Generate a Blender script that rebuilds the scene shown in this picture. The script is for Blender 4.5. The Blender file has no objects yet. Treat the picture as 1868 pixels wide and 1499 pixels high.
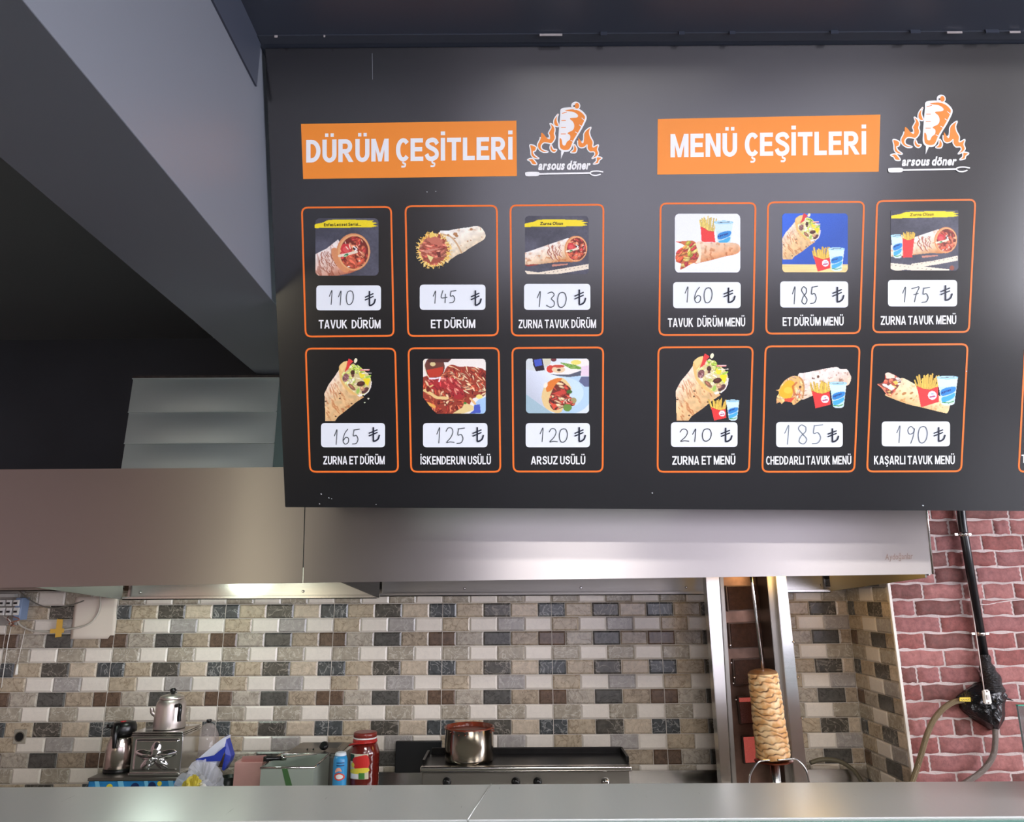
import bpy, bmesh, math, random
import numpy as np
from mathutils import Vector, Matrix, geometry

SC = bpy.context.scene
COL = SC.collection
random.seed(7)

# ------------------------------------------------------------------ camera, world, light, exposure
F_PX = 1310.0
W_PX, H_PX = 1868.0, 1499.0
EYE = Vector((0.0, 0.0, 1.62))
PITCH, ROLL = math.radians(14.05), 0.006
_R = Vector((1, 0, 0)); _U = Vector((0, -math.sin(PITCH), math.cos(PITCH))); _F = Vector((0, math.cos(PITCH), math.sin(PITCH)))
CR = _R * math.cos(ROLL) - _U * math.sin(ROLL)
CU = _R * math.sin(ROLL) + _U * math.cos(ROLL)
cam_data = bpy.data.cameras.new('camera')
cam = bpy.data.objects.new('camera', cam_data); COL.objects.link(cam)
cam_data.sensor_fit = 'HORIZONTAL'; cam_data.sensor_width = 36.0
cam_data.lens = 36.0 * F_PX / W_PX
cam_data.clip_start = 0.02
m = Matrix((CR, CU, -_F)).transposed().to_4x4(); m.translation = EYE
cam.matrix_world = m
SC.camera = cam

world = bpy.data.worlds.new('world'); SC.world = world; world.use_nodes = True
world.node_tree.nodes['Background'].inputs[0].default_value = (0.8, 0.85, 1, 1)
world.node_tree.nodes['Background'].inputs[1].default_value = 0.2

SC.view_settings.view_transform = 'Standard'
SC.view_settings.look = 'None'
SC.view_settings.gamma = 1.0
SC.view_settings.use_curve_mapping = False
SC.view_settings.exposure = 0.0

# the shop's ceiling LED panels (X, Y, watts)
LED_PANELS = [(-1.9, -0.3, 54), (0.6, -0.3, 48), (2.9, -0.3, 36), (-1.9, -2.2, 100), (0.6, -2.2, 92), (2.9, -2.2, 62)]
CEIL = 3.20
for i, (lx, ly, p) in enumerate(LED_PANELS):
    d = bpy.data.lights.new('led_panel_light', 'AREA'); d.shape = 'RECTANGLE'; d.size = 1.2; d.size_y = 0.3
    d.energy = p; d.color = (1.0, 0.97, 0.95)
    o = bpy.data.objects.new('led_panel_light', d); COL.objects.link(o); o.location = (lx, ly, CEIL - 0.05)

# glow of the street windows, the added side window and the tube over the hood (surface brightness)
STREET_DAY, SIDE_FILL, TUBE = 2.0, 15.0, 36.0

def ray(px, py):
    u = (px - W_PX / 2) / F_PX; v = -(py - H_PX / 2) / F_PX
    return _F + CR * u + CU * v
def at(px, py, Y):
    """the point of the plane y = Y that the photograph shows at this pixel"""
    d = ray(px, py); return EYE + d * (Y / d.y)
def atz(px, py, z):
    d = ray(px, py); return EYE + d * ((z - EYE.z) / d.z)
def atx(px, py, X):
    d = ray(px, py); return EYE + d * (X / d.x)

# ------------------------------------------------------------------ materials
def lin(c):
    return tuple((x / 255 / 12.92) if x / 255 <= 0.04045 else ((x / 255 + 0.055) / 1.055) ** 2.4 for x in c[:3])
MATS = {}
def mat(name, rgb, rough=0.5, metal=0.0, spec=0.5, emit=None, estr=0.0, trans=0.0, coat=0.0, alpha=1.0, bump=None, var=None):
    """plain procedural material; bump = (scale, strength, stretch xyz), var = (scale, amount)"""
    if name in MATS: return MATS[name]
    m = bpy.data.materials.new(name); m.use_nodes = True
    nt = m.node_tree; b = nt.nodes['Principled BSDF']
    c = lin(rgb) + (1,)
    b.inputs['Base Color'].default_value = c
    b.inputs['Roughness'].default_value = rough
    b.inputs['Metallic'].default_value = metal
    b.inputs['Specular IOR Level'].default_value = spec
    b.inputs['Transmission Weight'].default_value = trans
    b.inputs['Coat Weight'].default_value = coat
    b.inputs['Alpha'].default_value = alpha
    if emit: b.inputs['Emission Color'].default_value = lin(emit) + (1,); b.inputs['Emission Strength'].default_value = estr
    tc = None
    def coords(stretch=(1, 1, 1)):
        tcn = nt.nodes.new('ShaderNodeTexCoord'); mp = nt.nodes.new('ShaderNodeMapping')
        mp.inputs['Scale'].default_value = stretch
        nt.links.new(tcn.outputs['Object'], mp.inputs['Vector']); return mp.outputs['Vector']
    if bump:
        sc, st, sx = bump
        n = nt.nodes.new('ShaderNodeTexNoise'); n.inputs['Scale'].default_value = sc; n.inputs['Detail'].default_value = 4
        nt.links.new(coords(sx), n.inputs['Vector'])
        bp = nt.nodes.new('ShaderNodeBump'); bp.inputs['Strength'].default_value = st; bp.inputs['Distance'].default_value = 0.02
        nt.links.new(n.outputs['Fac'], bp.inputs['Height']); nt.links.new(bp.outputs['Normal'], b.inputs['Normal'])
    if var:
        sc, am = var[:2]
        n = nt.nodes.new('ShaderNodeTexNoise'); n.inputs['Scale'].default_value = sc; n.inputs['Detail'].default_value = 6
        nt.links.new(coords(var[2] if len(var) > 2 else (1, 1, 1)), n.inputs['Vector'])
        mr = nt.nodes.new('ShaderNodeMapRange'); mr.inputs['From Min'].default_value = 0.3; mr.inputs['From Max'].default_value = 0.7
        mr.inputs['To Min'].default_value = 1 - am; mr.inputs['To Max'].default_value = 1 + am
        nt.links.new(n.outputs['Fac'], mr.inputs['Value'])
        mx = nt.nodes.new('ShaderNodeVectorMath'); mx.operation = 'SCALE'; mx.inputs[0].default_value = c[:3]
        nt.links.new(mr.outputs['Result'], mx.inputs['Scale']); nt.links.new(mx.outputs['Vector'], b.inputs['Base Color'])
    MATS[name] = m
    return m

def stone(name, rgb, vein, amt=0.25, veins=0.5):
    """glazed tile printed like stone: cloudy tone with thin veins of another colour"""
    m = bpy.data.materials.new(name); m.use_nodes = True; nt = m.node_tree; b = nt.nodes['Principled BSDF']
    b.inputs['Roughness'].default_value = 0.24
    tc = nt.nodes.new('ShaderNodeTexCoord')
    n1 = nt.nodes.new('ShaderNodeTexNoise'); n1.inputs['Scale'].default_value = 48; n1.inputs['Detail'].default_value = 8; n1.inputs['Roughness'].default_value = 0.7
    n2 = nt.nodes.new('ShaderNodeTexNoise'); n2.inputs['Scale'].default_value = 19; n2.inputs['Detail'].default_value = 5; n2.inputs['Distortion'].default_value = 1.2
    for n in (n1, n2): nt.links.new(tc.outputs['Object'], n.inputs['Vector'])
    mr = nt.nodes.new('ShaderNodeMapRange'); mr.inputs['From Min'].default_value = 0.3; mr.inputs['From Max'].default_value = 0.7
    mr.inputs['To Min'].default_value = 1 - amt; mr.inputs['To Max'].default_value = 1 + amt
    nt.links.new(n1.outputs['Fac'], mr.inputs['Value'])
    sc = nt.nodes.new('ShaderNodeVectorMath'); sc.operation = 'SCALE'; sc.inputs[0].default_value = lin(rgb)
    nt.links.new(mr.outputs['Result'], sc.inputs['Scale'])
    cr = nt.nodes.new('ShaderNodeValToRGB')
    e = cr.color_ramp.elements; e[0].position = 0.475; e[0].color = (0, 0, 0, 1); e[1].position = 0.5; e[1].color = (veins,) * 3 + (1,)
    e2 = cr.color_ramp.elements.new(0.525); e2.color = (0, 0, 0, 1)
    nt.links.new(n2.outputs['Fac'], cr.inputs['Fac'])
    mx = nt.nodes.new('ShaderNodeMix'); mx.data_type = 'RGBA'
    mx.inputs[7].default_value = lin(vein) + (1,)
    nt.links.new(cr.outputs['Color'], mx.inputs[0]); nt.links.new(sc.outputs['Vector'], mx.inputs[6])
    nt.links.new(mx.outputs[2], b.inputs['Base Color'])
    return m

def attr_mat(name, rough=0.4, spec=0.4):
    m = bpy.data.materials.new(name); m.use_nodes = True; nt = m.node_tree; b = nt.nodes['Principled BSDF']
    a = nt.nodes.new('ShaderNodeAttribute'); a.attribute_name = 'ink'
    nt.links.new(a.outputs['Color'], b.inputs['Base Color'])
    b.inputs['Roughness'].default_value = rough; b.inputs['Specular IOR Level'].default_value = spec
    return m

def steel(name, rgb=(200, 196, 190), rough=0.22, wave=0.0, wscale=3.0, brush=0.05, stretch=(1, 1, 60), aniso=0.0):
    """brushed stainless steel: fine streaks in the roughness, and a slow dent wave if wave > 0"""
    m = bpy.data.materials.new(name); m.use_nodes = True; nt = m.node_tree; b = nt.nodes['Principled BSDF']
    b.inputs['Base Color'].default_value = lin(rgb) + (1,); b.inputs['Metallic'].default_value = 1.0
    tc = nt.nodes.new('ShaderNodeTexCoord'); mp = nt.nodes.new('ShaderNodeMapping'); mp.inputs['Scale'].default_value = stretch
    nt.links.new(tc.outputs['Object'], mp.inputs['Vector'])
    n = nt.nodes.new('ShaderNodeTexNoise'); n.inputs['Scale'].default_value = 6; n.inputs['Detail'].default_value = 5
    nt.links.new(mp.outputs['Vector'], n.inputs['Vector'])
    mr = nt.nodes.new('ShaderNodeMapRange'); mr.inputs['To Min'].default_value = max(rough - brush, 0.03); mr.inputs['To Max'].default_value = rough + brush
    nt.links.new(n.outputs['Fac'], mr.inputs['Value']); nt.links.new(mr.outputs['Result'], b.inputs['Roughness'])
    if aniso:
        b.inputs['Anisotropic'].default_value = aniso; b.inputs['Anisotropic Rotation'].default_value = 0.25
        tg = nt.nodes.new('ShaderNodeTangent'); tg.direction_type = 'RADIAL'; tg.axis = 'Z'; nt.links.new(tg.outputs['Tangent'], b.inputs['Tangent'])
    if wave:
        w = nt.nodes.new('ShaderNodeTexNoise'); w.inputs['Scale'].default_value = wscale; w.inputs['Detail'].default_value = 1.0
        mp2 = nt.nodes.new('ShaderNodeMapping'); mp2.inputs['Scale'].default_value = (1, 1, 0.45)
        nt.links.new(tc.outputs['Object'], mp2.inputs['Vector']); nt.links.new(mp2.outputs['Vector'], w.inputs['Vector'])
        bp = nt.nodes.new('ShaderNodeBump'); bp.inputs['Strength'].default_value = wave; bp.inputs['Distance'].default_value = 0.05
        nt.links.new(w.outputs['Fac'], bp.inputs['Height']); nt.links.new(bp.outputs['Normal'], b.inputs['Normal'])
    return m

# ------------------------------------------------------------------ mesh helpers
def link(name, me, mats, parent=None):
    o = bpy.data.objects.new(name, me); COL.objects.link(o)
    for mm in (mats if isinstance(mats, (list, tuple)) else [mats]): me.materials.append(mm)
    if parent is not None: o.parent = parent
    return o
def tag(o, label=None, cat=None, group=None, kind=None):
    if label: o['label'] = label
    if cat: o['category'] = cat
    if group: o['group'] = group
    if kind: o['kind'] = kind
    return o
def thing(name, label, cat, group=None, loc=None):
    o = bpy.data.objects.new(name, None); COL.objects.link(o); o.empty_display_size = 0.05
    return tag(o, label, cat, group)

class MB:
    def __init__(self): self.bm = bmesh.new()
    def verts(self, pts): return [self.bm.verts.new(p) for p in pts]
    def face(self, pts, mi=0):
        try: f = self.bm.faces.new(self.verts(pts)); f.material_index = mi; return f
        except ValueError: return None
    def box(self, x0, x1, y0, y1, z0, z1, bev=0.0, mi=0, seg=2):
        v = self.verts([(x, y, z) for x in (x0, x1) for y in (y0, y1) for z in (z0, z1)])
        fs = []
        for idx in ((0, 1, 3, 2), (4, 6, 7, 5), (0, 4, 5, 1), (2, 3, 7, 6), (0, 2, 6, 4), (1, 5, 7, 3)):
            f = self.bm.faces.new([v[i] for i in idx]); f.material_index = mi; fs.append(f)
        if bev:
            es = list({e for f in fs for e in f.edges})
            r = bmesh.ops.bevel(self.bm, geom=es, offset=bev, segments=seg, affect='EDGES', profile=0.6)
            for f in r['faces']: f.material_index = mi; f.smooth = True
        return self
    def hexa(self, lo, hi, mi=0, bev=0.0):
        """solid between two quads lo, hi (4 points each, same order)"""
        a = self.verts(lo); b = self.verts(hi); n = len(a)
        fs = [self.bm.faces.new(a[::-1]), self.bm.faces.new(b)]
        for i in range(n): fs.append(self.bm.faces.new([a[i], a[(i + 1) % n], b[(i + 1) % n], b[i]]))
        for f in fs: f.material_index = mi
        if bev:
            es = list({e for f in fs for e in f.edges})
            r = bmesh.ops.bevel(self.bm, geom=es, offset=bev, segments=2, affect='EDGES')
            for f in r['faces']: f.material_index = mi
        return self
    def lathe(self, c, prof, n=40, mi=0, caps=True, axis=None, fn=None):
        """prof = [(radius, height)]; axis: direction of height (default z)"""
        c = Vector(c); ax = Vector(axis or (0, 0, 1)).normalized()
        q = Vector((0, 0, 1)).rotation_difference(ax)
        rings = []
        for (r, h) in prof:
            ring = []
            for k in range(n):
                a = 2 * math.pi * k / n
                rr = r * (fn(a, h) if fn else 1)
                ring.append(self.bm.verts.new(c + q @ Vector((rr * math.cos(a), rr * math.sin(a), h))))
            rings.append(ring)
        for i in range(len(rings) - 1):
            for k in range(n):
                f = self.bm.faces.new([rings[i][k], rings[i][(k + 1) % n], rings[i + 1][(k + 1) % n], rings[i + 1][k]])
                f.smooth = True; f.material_index = mi
        if caps:
            for ring, rev in ((rings[0], True), (rings[-1], False)):
                f = self.bm.faces.new(ring[::-1] if rev else ring); f.material_index = mi
        return self
    def tube(self, pts, r, n=10, mi=0, smooth=True, rf=None, closed=False):
        pts = [Vector(p) for p in pts]; rings = []; prev = None
        N = len(pts)
        for i, p in enumerate(pts):
            if closed: t = (pts[(i + 1) % N] - pts[i - 1]).normalized()
            else: t = (pts[min(i + 1, N - 1)] - pts[max(i - 1, 0)]).normalized()
            if prev is None:
                a = Vector((0, 0, 1)) if abs(t.z) < 0.9 else Vector((1, 0, 0))
                nrm = (a - t * a.dot(t)).normalized()
            else: nrm = (prev - t * prev.dot(t)).normalized()
            prev = nrm; bn = t.cross(nrm)
            rr = r * (rf(i / max(N - 1, 1)) if rf else 1)
            rings.append([self.bm.verts.new(p + (nrm * math.cos(2 * math.pi * k / n) + bn * math.sin(2 * math.pi * k / n)) * rr) for k in range(n)])
        M = N if closed else N - 1
        for i in range(M):
            A, B2 = rings[i], rings[(i + 1) % N]
            for k in range(n):
                f = self.bm.faces.new([A[k], A[(k + 1) % n], B2[(k + 1) % n], B2[k]]); f.smooth = smooth; f.material_index = mi
        if not closed:
            self.bm.faces.new(rings[0][::-1]).material_index = mi; self.bm.faces.new(rings[-1]).material_index = mi
        return self
    def grid(self, fn, nu, nv, mi=0, smooth=True, back=None):
        """fn(u, v) -> point; back = thickness vector for a closed sheet"""
        vs = [[self.bm.verts.new(fn(i / nu, j / nv)) for j in range(nv + 1)] for i in range(nu + 1)]
        for i in range(nu):
            for j in range(nv):
                f = self.bm.faces.new([vs[i][j], vs[i + 1][j], vs[i + 1][j + 1], vs[i][j + 1]]); f.smooth = smooth; f.material_index = mi
        if back is not None:
            bk = Vector(back); ws = [[self.bm.verts.new(v.co + bk) for v in row] for row in vs]
            for i in range(nu):
                for j in range(nv):
                    f = self.bm.faces.new([ws[i][j + 1], ws[i + 1][j + 1], ws[i + 1][j], ws[i][j]]); f.smooth = smooth; f.material_index = mi
            for i in range(nu):
                self.bm.faces.new([vs[i + 1][0], vs[i][0], ws[i][0], ws[i + 1][0]]).material_index = mi
                self.bm.faces.new([vs[i][nv], vs[i + 1][nv], ws[i + 1][nv], ws[i][nv]]).material_index = mi
            for j in range(nv):
                self.bm.faces.new([vs[0][j], vs[0][j + 1], ws[0][j + 1], ws[0][j]]).material_index = mi
                self.bm.faces.new([vs[nu][j + 1], vs[nu][j], ws[nu][j], ws[nu][j + 1]]).material_index = mi
        return self
    def build(self, name, mats, parent=None, fix=True):
        me = bpy.data.meshes.new(name)
        if fix: bmesh.ops.recalc_face_normals(self.bm, faces=self.bm.faces[:])
        self.bm.to_mesh(me); self.bm.free()
        return link(name, me, mats, parent)

def spline(pts, n=8):
    """Catmull-Rom through the points"""
    P = [Vector(p) for p in pts]; P = [P[0] * 2 - P[1]] + P + [P[-1] * 2 - P[-2]]; out = []
    for i in range(1, len(P) - 2):
        for k in range(n):
            t = k / n; a, b, c, d = P[i - 1], P[i], P[i + 1], P[i + 2]
            out.append(0.5 * ((2 * b) + (c - a) * t + (2 * a - 5 * b + 4 * c - d) * t * t + (3 * b - a - 3 * c + d) * t ** 3))
    out.append(P[-2]); return out

def struct(o): o['kind'] = 'structure'; return o
def copy_tree(o, parent=None):
    c = o.copy(); COL.objects.link(c)
    if parent is not None: c.parent = parent
    for ch in list(o.children): copy_tree(ch, c)
    return c

STEEL = steel('stainless_steel', (205, 202, 197), 0.2)
STEEL_HOOD = steel('brushed_hood_steel', (190, 184, 181), 0.34, wave=0.075, wscale=2.2, brush=0.004, stretch=(1, 1, 60), aniso=0.9)
DARK_STEEL = steel('shaded_steel', (96, 94, 90), 0.45)  # shaded copy of the dull steel, with the hood's inner shade in its colour
STEEL_DULL = steel('dull_steel', (150, 146, 140), 0.38)
STEEL_TOP = steel('brushed_counter_steel', (214, 216, 214), 0.3, stretch=(60, 1, 1))
STEEL_TOP.node_tree.nodes['Principled BSDF'].inputs['Metallic'].default_value = 0.5
GALV = steel('galvanised_sheet', (186, 200, 200), 0.42, wave=0.1, wscale=5)
GALV.node_tree.nodes['Principled BSDF'].inputs['Metallic'].default_value = 0.75
CHROME = steel('chrome', (215, 213, 212), 0.12, wave=0.06, wscale=8)
BLACK_PAINT = mat('black_wall_paint', (42, 48, 56), 0.55, var=(3, 0.12))
BEAM_PAINT = mat('dark_panel_cladding', (104, 108, 117), 0.42, bump=(220, 0.006, (1, 1, 1)))
CEIL_MAT = mat('black_ceiling_panel', (58, 63, 75), 0.36)
BLACK_PLASTIC = mat('black_plastic', (16, 16, 17), 0.3)
DARK_METAL = mat('blackened_metal', (26, 24, 23), 0.35, 0.6, var=(30, 0.3))
WHITE_PLASTIC = mat('white_plastic', (232, 228, 220), 0.35)
# ------------------------------------------------------------------ the room
YB = 3.5                 # kitchen back wall
YW = 3.09                # brick wall on the right
XC = 1.567               # tiled return between the two
struct(MB().box(-4.6, 6.2, -5.2, 1.9, -0.1, 0.0).build('floor', mat('dark_floor_tiles', (92, 92, 95), 0.35, var=(2, 0.08))))
struct(MB().box(-4.6, 6.2, 1.9, 3.7, -0.1, 0.0).build('floor_kitchen', mat('pale_floor_tiles', (196, 192, 186), 0.35, var=(2, 0.08))))
struct(MB().box(-4.6, 6.2, -5.2, 3.7, CEIL, CEIL + 0.1).build('ceiling', CEIL_MAT))
struct(MB().box(-4.45, -1.06, -5.0, 3.5, 2.89, 3.195).build('ceiling_kitchen', mat('grey_green_ceiling_paint', (98, 104, 104), 0.55)))
struct(MB().box(-4.6, 1.72, YB, YB + 0.15, 0, CEIL).build('wall_back', BLACK_PAINT))
struct(MB().box(-4.65, -4.5, -5.2, 3.5, 0, CEIL).build('wall_left', mat('pinkish_wall_paint', (196, 168, 160), 0.7)))
mb = MB()
for (y0, y1, z0, z1) in ((-5.2, -4.0, 0, CEIL), (1.4, 3.7, 0, CEIL), (-4.0, 1.4, 0, 0.7), (-4.0, 1.4, 2.98, CEIL)): mb.box(6.1, 6.25, y0, y1, z0, z1)
struct(mb.build('wall_right', mat('beige_wall_paint', (190, 180, 170), 0.7)))
SIDE_GLOW = mat('added_side_glow', (240, 240, 250), 0.2, emit=(240, 240, 250), estr=SIDE_FILL)  # glowing side glazing, added to light the beam's right face
w = struct(MB().box(6.2, 6.22, -4.0, 1.4, 0.7, 2.98).build('added_side_window', SIDE_GLOW))
mb = MB()
for y in (-4.0, -2.2, -0.4, 1.36): mb.box(6.15, 6.2, y, y + 0.04, 0.7, 2.98)
mb.build('window_frame', mat('grey_window_frame', (70, 70, 74), 0.4), w)
struct(MB().box(-1.062, -0.744, -5.0, 3.5, 2.5, CEIL - 0.001, bev=0.002).build('beam_1', BEAM_PAINT))
struct(MB().box(-0.7435, -0.738, -5.0, 1.80, 3.05, CEIL - 0.001).build('trim_4', CEIL_MAT))
mb = MB(); mb.box(-0.736, 5.5, 1.768, 1.800, CEIL - 0.004, CEIL, mi=0)
for px, a in ((1101, 6), (1243, 5), (1335, 5), (1521, 7), (1668, 9), (1808, 12)):
    x = at(px, 84, 1.78).x; mb.box(x - a * .0016, x + a * .0016, 1.764, 1.768, CEIL - 0.011, CEIL, mi=1)
for px, a in ((505, 4), (593, 2), (1005, 30), (1740, 20), (1850, 14)):
    x = at(px, 84, 1.78).x; mb.box(x - a * .0011, x + a * .0011, 1.766, 1.768, CEIL - 0.0105, CEIL - 0.004, mi=2)
struct(mb.build('trim_1', [mat('grey_joint_strip', (56, 60, 70), 0.5), CEIL_MAT, mat('scuffed_joint', (176, 168, 166), 0.6)]))

# street front behind the customer: glazed bays in a grey wall
WIN = mat('daylit_glass', (240, 240, 250), 0.2, emit=(236, 232, 255), estr=STREET_DAY)
WIN2 = mat('daylit_door_glass', (240, 236, 220), 0.2, emit=(250, 240, 210), estr=4.0)
FRAME = mat('grey_window_frame', (70, 70, 74), 0.4)
mb = MB(); yf0, yf1 = -5.2, -5.0
for (x0, x1, z0, z1) in ((-4.6, -4.1, 0, CEIL), (-4.1, -3.2, 2.5, CEIL), (-3.2, -0.6, 0, CEIL), (-0.6, 4.7, 2.8, CEIL), (-0.6, 4.7, 0, 0.5), (4.7, 6.2, 0, CEIL)):
    mb.box(x0, x1, yf0, yf1, z0, z1)
struct(mb.build('wall_front', mat('warm_grey_plaster', (176, 168, 164), 0.6)))
w = struct(MB().box(-0.6, 4.7, -5.12, -5.1, 0.5, 2.8).build('window_1', WIN))
mb = MB()
for x in (-0.6, 0.72, 2.04, 3.36, 4.66): mb.box(x, x + 0.04, -5.1, -5.05, 0.5, 2.8)
mb.box(-0.6, 4.7, -5.1, -5.05, 0.5, 0.55); mb.box(-0.6, 4.7, -5.1, -5.05, 2.75, 2.8)
mb.build('window_frame', FRAME, w)
w = struct(MB().box(-4.1, -3.2, -5.12, -5.1, 0, 2.5).build('door_1', WIN2))
mb = MB()
for x in (-4.1, -3.24): mb.box(x, x + 0.04, -5.1, -5.05, 0, 2.5)
mb.box(-4.1, -3.2, -5.1, -5.05, 2.44, 2.5); mb.box(-4.1, -3.2, -5.1, -5.05, 0, 0.12)
mb.build('door_frame', FRAME, w)

# ceiling LED fittings that carry the lights
fit = None
for i, (lx, ly, p) in enumerate(LED_PANELS):
    if fit is None:
        fit = thing('ceiling_light', 'flat rectangular LED panel on the black ceiling over the customer side', 'ceiling light', 'ceiling LED panels')
        MB().box(-0.62, 0.62, -0.17, 0.17, 0.012, 0.03, bev=0.004).build('housing', WHITE_PLASTIC, fit)
        o = fit
    else: o = copy_tree(fit)
    o.location = (lx, ly, CEIL - 0.03)

# ------------------------------------------------------------------ tiles printed as split-face bricks, two return walls
TW = 0.5077; BW = TW / 4; RH = 0.0637
Z0 = 1.2466; XG = at(806.5, 1222, YB).x
BR = [stone('tile_white', (234, 225, 213), (214, 206, 196), 0.04, 0.3), stone('tile_tan', (186, 170, 147), (120, 102, 80), 0.24, 0.7),
      stone('tile_grey', (166, 160, 155), (208, 203, 198), 0.18, 0.6), stone('tile_blue_black', (76, 79, 80), (176, 176, 172), 0.45, 0.7),
      stone('tile_dark_grey', (82, 78, 71), (160, 152, 140), 0.45, 0.8), stone('tile_beige', (200, 184, 163), (160, 144, 124), 0.22, 0.6),
      stone('tile_brown', (104, 84, 69), (66, 48, 38), 0.4, 0.6), stone('tile_light_stone', (178, 168, 154), (116, 104, 92), 0.32, 0.7),
      stone('tile_slate', (86, 84, 80), (44, 42, 40), 0.36, 0.7), stone('tile_buff', (168, 152, 132), (104, 90, 76), 0.34, 0.7),
      stone('tile_taupe', (166, 156, 140), (218, 211, 198), 0.28, 0.7), mat('tile_grout', (205, 198, 188), 0.6)]
ROWS = [(1, 0, 2, 0), (3, 1, 4, 5), (10, 0, 10, 0), (6, 7, 8, 9)]      # bottom-up from Z0 downwards handled by index
def tile_skin(name, P, Udir, N, u0, u1, z0, z1, parent=None):
    """bricks on the plane P + u*Udir + z up, faces towards N; u = 0 is a tile joint"""
    mb = MB(); U = Vector(Udir); N = Vector(N); P = Vector(P); Zv = Vector((0, 0, 1))
    def pt(u, z, h): q = P + U * u + N * h; q.z = z; return q
    k0 = math.floor((z0 - Z0) / RH); k1 = math.ceil((z1 - Z0) / RH)
    for k in range(k0, k1):
        za, zb = max(z0, Z0 + k * RH), min(z1, Z0 + (k + 1) * RH)
        if zb - za < 0.004: continue
        typ = ROWS[(k + 1) % 4] if False else {0: ROWS[1], 1: ROWS[2], 2: ROWS[3], 3: ROWS[0]}[k % 4]
        off = 0.5 if k % 2 == 0 else 0.0
        i0 = math.floor(u0 / BW) - 1; i1 = math.ceil(u1 / BW) + 1
        for i in range(i0, i1):
            ua, ub = max(u0, (i - off) * BW), min(u1, (i + 1 - off) * BW)
            if ub - ua < 0.004: continue
            mi = typ[i % 4]; g = 0.0012; b = min(0.0075, (ub - ua) * 0.3, (zb - za) * 0.3); h = 0.0045
            A = [pt(ua + g, za + g, 0), pt(ub - g, za + g, 0), pt(ub - g, zb - g, 0), pt(ua + g, zb - g, 0)]
            B = [pt(ua + b, za + b, h), pt(ub - b, za + b, h), pt(ub - b, zb - b, h), pt(ua + b, zb - b, h)]
            for j in range(4): mb.face([A[j], A[(j + 1) % 4], B[(j + 1) % 4], B[j]], mi)
            mb.face(B, mi)
    mb.face([pt(u0, z0, -0.001), pt(u1, z0, -0.001), pt(u1, z1, -0.001), pt(u0, z1, -0.001)], 11)
    j = math.ceil(u0 / TW)
    while j * TW < u1:
        u = j * TW; t = 0.0012
        a, b_ = pt(u - t, z0, 0), pt(u + t, z1, 0.0049)
        mb.hexa([pt(u - t, z0, 0), pt(u + t, z0, 0), pt(u + t, z1, 0), pt(u - t, z1, 0)], [pt(u - t, z0, 0.0049), pt(u + t, z0, 0.0049), pt(u + t, z1, 0.0049), pt(u - t, z1, 0.0049)], 11)
        j += 1
    return mb.build(name, BR, parent)
struct(tile_skin('wall_back_tiles', (XG, YB - 0.012, 0), (1, 0, 0), (0, -1, 0), -4.05 - XG, XC - XG, 0.7, 1.72))
struct(MB().box(XC + 0.012, 1.72, YW + 0.02, YB, 0, CEIL).build('wall_niche', BLACK_PAINT))
struct(tile_skin('wall_niche_tiles', (XC + 0.002, YB - 0.012, 0), (0, -1, 0), (-1, 0, 0), 0.0, YB - YW - 0.016, 0.7, 1.72))
struct(MB().box(XC - 0.004, XC + 0.008, YW - 0.004, YW + 0.006, 0.7, at(1613, 1062, YW).z, bev=0.002).build('trim_2', mat('white_edge_trim', (232, 226, 216), 0.4)))

# brick wall: rough bricks with wide pale joints
BRICKS = [stone('brick_red', (140, 80, 75), (108, 56, 54), 0.36, 0.4), stone('brick_rose', (156, 100, 96), (182, 122, 116), 0.32, 0.4),
          stone('brick_brown', (118, 72, 67), (90, 50, 46), 0.36, 0.4), stone('brick_dusty', (146, 92, 90), (170, 112, 108), 0.34, 0.3)]
for bm_ in BRICKS: bm_.node_tree.nodes['Principled BSDF'].inputs['Roughness'].default_value = 0.75
MORTAR = mat('pale_mortar', (198, 182, 178), 0.85, bump=(90, 0.3, (1, 1, 1)), var=(8, 0.12))
mb = MB(); mb.box(XC + 0.01, 6.1, YW + 0.004, YW + 0.1, 0, CEIL, mi=4)
JO = [270, 410, 310, 440, 340, 255, 185, 275, 180, 298, 225, 335, 215, 330, 275, 380]
zt = at(1720, 947.9, YW).z; rh = (zt - at(1720, 1409.2, YW).z) / 15; bl = 205 / 2.504 / 1310 * at(1720, 1170, YW).y * 1.0
rnd = random.Random(3)
for r in range(-21, 26):
    z1 = zt - (r - 1) * rh - 0.0045; z0 = z1 - rh + 0.009
    off = at(1600 + JO[r % 16] / 2.504, 1170, YW).x
    x = off - bl * 6
    cuts = []
    while x < 4.6:
        cuts.append(x); x += bl * rnd.uniform(0.86, 1.14)
    cuts = sorted(cuts)
    for a, b in zip(cuts, cuts[1:]):
        a, b = a + 0.0045, b - 0.0045
        a = max(a, XC + 0.012)
        if b - a < 0.02: continue
        if rnd.random() < 0.16 and b - a > 0.12:
            segs = [(a, a + (b - a) * 0.4 - 0.004), (a + (b - a) * 0.4 + 0.004, b)]
        else: segs = [(a, b)]
        for (p, q) in segs:
            mi = rnd.choice((0, 0, 1, 1, 2, 3))
            d = rnd.uniform(0.004, 0.008)
            n = max(3, int((q - p) / 0.03)); 
            def fn(u, v, p=p, q=q, z0=z0, z1=z1, d=d):
                e = min(u, 1 - u) * (q - p); e2 = min(v, 1 - v) * (z1 - z0); k = min(1, min(e, e2) / 0.008)
                jx = 0.0022 * math.sin(57 * v + p * 91) * (1 if u in (0, 1) else 0); jz = 0.0024 * math.sin(u * 9 + p * 77 + z0 * 130) * (1 if v in (0, 1) else 0)
                return Vector((p + (q - p) * u + jx, YW - d * k ** 0.6 + 0.0025 + 0.0014 * math.sin(u * 13 + z0 * 90) * k, z0 + (z1 - z0) * v + jz))
            mb.grid(fn, n * 2, 6, mi)
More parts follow.
